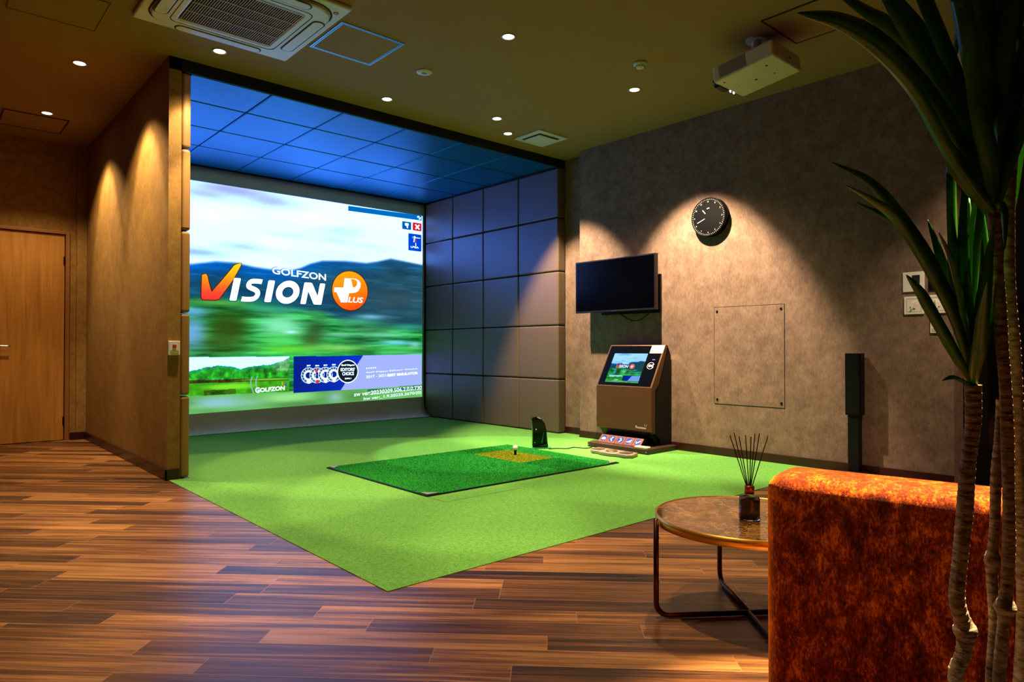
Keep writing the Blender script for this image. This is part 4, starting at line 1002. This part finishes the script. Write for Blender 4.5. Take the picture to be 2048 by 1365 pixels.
# intersect pixel ray with table plane offline: depth from height
dd = (CAM.z-TZ)/((CAM-dpos).z) ; dpos = CAM + (dpos-CAM)*dd
DX, DY = dpos.x, dpos.y
rd = thing('reed_diffuser', 'square-shouldered glass reed diffuser bottle on the marble table', 'reed diffuser', (DX, DY, TZ))
M_glass = mat('clear_glass', (.95,.95,.95), .02, trans=1, ior=1.45)
M_liq = mat('dark_liquid', rgb(60, 34, 24), .05, spec=.6); 
bm = bmesh.new(); lathe(bm, [(0,.0),(.032,.0),(.035,.004),(.035,.075),(.030,.082),(.013,.087),(.012,.094),(0,.094)], (DX, DY, TZ+.0005), 40); obj('bottle', bm, M_glass, rd, True)
bm = bmesh.new(); lathe(bm, [(0,.006),(.0315,.006),(.0315,.070),(0,.070)], (DX, DY, TZ+.0005), 36); obj('liquid', bm, M_liq, rd, True)
bm = bmesh.new(); lathe(bm, [(0,.0),(.0165,.0),(.0165,.028),(.014,.029),(.012,.028),(0,.028)], (DX, DY, TZ+.0905), 30); obj('copper_cap', bm, mat('copper', rgb(190, 95, 55), .3, metal=.9), rd, True)
zc_ = TZ+.119; bd = (Vector((DX, DY, 0))-Vector((0,0,0))).dot(Vector((Fv.x, Fv.y, 0)).normalized())
for (u, v, off) in ((1460, 872, .0), (1468, 866, .03), (1478, 873, -.02), (1491, 871, .02), (1502, 874, -.03), (1510, 868, .03), (1519, 867, 0), (1536, 873, .02)):
    tip = at(u, v, bd+off); base = Vector((DX, DY, zc_)) + Rv*((u-1498)*.00018) + Vector((0,0,-.012))
    bm = bmesh.new(); tube(bm, [base, tip], .0019, 6); obj('reed', bm, mat('reed_black', rgb(24,14,12), .7) if u == 1460 else bpy.data.materials['reed_black'], rd)

# ------------------------------------------------------------------ orange velvet chair (seen from behind)
CP = Vector((1.577, .839, 0)); dl_ = Vector((.174, -.985, 0)); dt = Vector((.985, .174, 0)); CZ = .643
ch = thing('velvet_armchair', 'orange crushed velvet lounge chair seen from behind, in front of the plant', 'armchair', (1.9, .45, 0))
def cbox(s0, s1, t0, t1, z0, z1, name, b, m=M_velvet, seg=6):
    bm = bmesh.new(); P = [CP+dl_*s+dt*t+Vector((0,0,z0)) for s, t in ((s0,t0),(s1,t0),(s1,t1),(s0,t1))]; prism(bm, P, (0,0,z1-z0))
    o = obj(name, bm, m, ch, True); m_ = bev(o, b, seg).modifiers[-1]; return o
cbox(0, .80, 0, .19, .04, CZ, 'backrest', .05)
cbox(.13, .78, .192, .70, .05, .24, 'seat_base', .03)
cbox(.135, .775, .194, .72, .242, .36, 'seat_cushion', .04)
for s, t in ((.06,.05),(.74,.05),(.20,.62),(.70,.62)):
    p = CP+dl_*s+dt*t; bm = bmesh.new(); lathe(bm, [(0,0),(.012,0),(.016,.05),(0,.05)], (p.x, p.y, 0), 16); obj('leg', bm, M_black, ch, True)

# ------------------------------------------------------------------ potted dracaena
pc = at(1985, 1000, 1.15); PX_, PY_ = pc.x, pc.y
pl = thing('potted_dracaena', 'tall dracaena with ringed grey trunks and long narrow green leaves at the right edge', 'potted plant', (PX_, PY_, 0))
bm = bmesh.new(); lathe(bm, [(0,0),(.11,0),(.125,.02),(.15,.26),(.155,.28),(.142,.28),(.135,.24),(0,.24)], (PX_, PY_, 0), 40); pot = obj('planter', bm, mat('grey_planter', rgb(60, 55, 52), .7), pl, True)
bm = bmesh.new(); lathe(bm, [(0,.25),(.06,.252),(.136,.245),(0,.241)], (PX_, PY_, 0), 30); obj('soil', bm, mat('soil', rgb(40, 28, 20), .95), pot)
def trunk(pts, r, dep, seedv, knots=()):
    P = [at(u, v, dep) for u, v in pts]
    last = P[-1]; base = Vector((PX_+(last.x-PX_)*.4, PY_+(last.y-PY_)*.4, .245)); P = P+[base]
    path = catmull(P, 40); n = len(path); rnd = random.Random(seedv); rr_ = []
    acc = 0; prev = path[0]; nxt = .0
    for i, p in enumerate(path):
        acc += (p-prev).length; prev = p
        ph = (acc % .0135)/.0135
        q = r*(1.0+.09*(1-ph) - .05) * (1+.05*math.sin(acc*31+seedv))
        for kz, kr in knots:
            q += kr*math.exp(-((p.z-kz)/.012)**2)
        rr_.append(q)
    bm = bmesh.new(); tube(bm, path, rr_, 16); return obj('trunk', bm, M_trunk, pl, True)
trunk([(1946,770),(1946,850),(1936,930),(1929,1030),(1920,1120),(1914,1200),(1930,1262),(1926,1310),(1912,1365)], .0128, 1.20, 1, [(at(0,1262,1.2).z, .006)])
trunk([(1986,420),(1992,500),(1999,600),(2004,690),(2010,760),(2014,850),(2016,940),(2018,1040),(2016,1140),(2008,1240),(1998,1365)], .0098, 1.17, 2, [(at(0,1215,1.17).z, .008)])
trunk([(2034,60),(2024,300),(2016,440),(2020,600),(2028,700),(2034,800),(2034,900),(2040,1040),(2046,1150),(2040,1365)], .0105, 1.23, 3)
trunk([(2003,800),(1999,880),(1992,960),(1990,1040),(1984,1140),(1988,1240),(1982,1365)], .0085, 1.19, 4, [(at(0,1120,1.19).z, .004)])

def leaf(pts, w, deps, name='leaf', tw=0.0, fold=.30):
    """pts tip -> base in picture units at given distance; ribbon with a V fold"""
    n = len(pts); P = [at(u, v, deps[0]+(deps[1]-deps[0])*i/(n-1)) for i, (u, v) in enumerate(pts)]
    path = catmull(P, 10); m = len(path); bm = bmesh.new(); rows = []
    for i, p in enumerate(path):
        t = (path[min(i+1,m-1)]-path[max(i-1,0)]).normalized(); s = i/(m-1)
        view = (p-CAM).normalized(); side = t.cross(view).normalized(); nor = side.cross(t).normalized()
        a = tw + .5*math.sin(i*.07+tw*5); sd = side*math.cos(a)+nor*math.sin(a); nr = nor*math.cos(a)-side*math.sin(a)
        ww = w*min(1, (s*3.2)**.75)*(1-.45*max(0, s-.6)/.4)+.0004
        rows.append([bm.verts.new(p-sd*ww/2+nr*ww*fold*.5), bm.verts.new(p-nr*ww*fold*.3), bm.verts.new(p+sd*ww/2+nr*ww*fold*.5)])
    for a, b in zip(rows, rows[1:]):
        bm.faces.new([a[0],a[1],b[1],b[0]]); bm.faces.new([a[1],a[2],b[2],b[1]])
    o = obj(name, bm, M_leaf, pl, True); sm = o.modifiers.new('solid', 'SOLIDIFY'); sm.thickness = .0007; return o
bA, bB, bC = (1946, 772), (1988, 425), (2034, 60)
px = 1.2/FPX
LA = [([(1663,325),(1740,362),(1800,430),(1858,520),(1905,620),bA], 26, (1.05,1.2), .2),
      ([(1690,370),(1745,402),(1795,440),(1850,520),(1905,625),(1935,715),bA], 22, (1.0,1.2), -.3),
      ([(1712,405),(1770,432),(1822,470),(1870,540),(1912,630),(1938,715),bA], 20, (1.1,1.2), .5),
      ([(1812,550),(1845,590),(1880,650),(1915,715),bA], 24, (1.0,1.2), .1),
      ([(1855,440),(1878,500),(1900,580),(1925,680),bA], 24, (1.25,1.2), .2),
      ([(1878,465),(1900,520),(1918,600),(1935,700),bA], 20, (1.1,1.2), -.5),
      ([(1898,180),(1903,330),(1907,480),(1918,620),bA], 22, (1.3,1.2), .1),
      ([(1930,330),(1928,450),(1932,580),(1942,690),bA], 24, (1.15,1.2), .3),
      ([(1962,300),(1955,430),(1950,560),(1948,690),bA], 28, (1.3,1.2), 0),
      ([(1990,440),(1978,520),(1962,620),(1952,710),bA], 22, (1.1,1.2), .3),
      ([(2005,520),(1990,590),(1968,670),(1952,730),bA], 24, (1.3,1.2), -.2),
      ([(1975,560),(1970,620),(1960,690),(1950,740),bA], 24, (1.0,1.2), .4),
      ([(1942,430),(1938,540),(1940,650),bA], 30, (1.35,1.2), 0),
      ([(1884,762),(1905,755),(1925,762),bA], 8, (1.1,1.2), 0),
      ([(1960,380),(1964,500),(1958,640),bA], 30, (1.22,1.2), .6)]
LB = [([(1594,26),(1680,38),(1765,85),(1850,180),(1925,300),bB], 38, (1.0,1.17), .1),
      ([(1612,33),(1680,58),(1755,110),(1830,190),(1895,300),(1955,385),bB], 26, (.92,1.15), -.5),
      ([(1640,-40),(1720,12),(1795,60),(1870,140),(1940,270),bB], 34, (1.2,1.17), .2),
      ([(1700,-110),(1770,-20),(1840,90),(1905,210),(1960,330),bB], 36, (1.05,1.17), .3),
      ([(1780,-160),(1840,-30),(1890,90),(1940,230),bB], 34, (1.25,1.17), .1),
      ([(1860,-180),(1905,-20),(1935,110),(1965,260),bB], 26, (1.1,1.17), -.3),
      ([(1900,-160),(1925,0),(1955,140),(1978,280),bB], 30, (1.3,1.17), .4),
      ([(1945,-180),(1962,0),(1975,160),(1984,300),bB], 34, (1.1,1.17), 0),
      ([(1990,-160),(1990,20),(1988,180),bB], 34, (1.25,1.17), .2),
      ([(2040,-120),(2020,60),(2000,220),bB], 34, (1.05,1.17), .1),
      ([(2080,-40),(2055,100),(2015,260),bB], 32, (1.3,1.17), -.2),
      ([(2120,80),(2070,200),(2020,320),bB], 30, (1.1,1.17), .3),
      ([(1852,252),(1880,272),(1925,320),(1965,385),bB], 16, (1.1,1.17), .1),
      ([(1885,300),(1905,335),(1940,380),(1970,415),bB], 18, (1.1,1.17), .5),
      ([(1900,420),(1898,340),(1915,320),(1955,370),bB], 18, (1.3,1.17), .1),
      ([(1962,560),(1955,470),(1965,410),(1980,405),bB], 16, (1.25,1.17), .4),
      ([(2010,500),(2008,430),(2000,410),bB], 16, (1.1,1.17), .2),
      ([(1740,-60),(1815,30),(1880,130),(1945,270),bB], 34, (1.3,1.17), -.1),
      ([(1930,-60),(1945,90),(1960,220),(1980,330),bB], 34, (1.0,1.17), .2)]
LC = [([(1790,-60),(1880,-30),(1960,20),bC], 26, (1.0,1.2), .2), ([(1935,200),(1950,120),(1985,60),(2010,50),bC], 20, (1.15,1.2), .2), ([(1900,160),(1920,60),(1970,0),(2010,20),bC], 28, (1.3,1.2), .2),
      ([(2000,300),(1995,200),(2005,110),bC], 30, (1.1,1.2), .1), ([(2060,330),(2062,220),(2050,120),bC], 34, (1.15,1.2), .1), ([(2100,420),(2095,250),(2060,120),bC], 40, (1.05,1.2), .1),
      ([(1960,260),(1970,160),(2000,80),bC], 30, (1.25,1.2), -.2), ([(2030,420),(2040,260),(2040,150),bC], 26, (1.35,1.2), .2), ([(2000,-120),(2010,-60),bC], 30, (1.1,1.2), 0), ([(2080,-100),(2060,-40),bC], 30, (1.1,1.2), 0)]
rl = random.Random(11)
for k in range(16):
    x0_ = 1905+rl.random()*190; y0_ = -150-rl.random()*120; e_ = (x0_-1988)*.35
    LB.append(([(x0_+rl.uniform(-30,30), y0_), (1988+e_*2.0, 0+rl.random()*60), (1988+e_, 200), bB], 30, (rl.uniform(1.0,1.35), 1.17), rl.uniform(-.5,.5)))
for k in range(7):
    x0_ = 1890+rl.random()*130; y0_ = 300+rl.random()*200
    LA.append(([(x0_, y0_), (1948+(x0_-1948)*.6, (y0_+772)/2), bA], 20, (rl.uniform(1.1,1.35), 1.2), rl.uniform(-.5,.5)))
for grp in (LA, LB, LC):
    for pts, w, dp, tw in grp: leaf(pts, w*px*.95, dp, tw=tw)

# ------------------------------------------------------------------ world, camera
w = bpy.data.worlds.new('room_dark'); sc.world = w; w.use_nodes = True; w.node_tree.nodes['Background'].inputs[0].default_value = (0, 0, 0, 1)
cam = bpy.data.cameras.new('camera'); co = bpy.data.objects.new('camera', cam); COL.objects.link(co)
co.location = CAM; co.rotation_euler = (R(90)+PIT, 0, -YAW); cam.sensor_width = 36; cam.lens = 36*FPX/2048; cam.clip_start = .02
sc.camera = co
sc.view_settings.view_transform = 'Standard'; sc.view_settings.look = 'None'; sc.view_settings.exposure = 0; sc.view_settings.gamma = 1; sc.view_settings.use_curve_mapping = False
sc.cycles.use_denoising = True; sc.cycles.sample_clamp_indirect = 4; sc.cycles.max_bounces = 8; sc.cycles.diffuse_bounces = 3
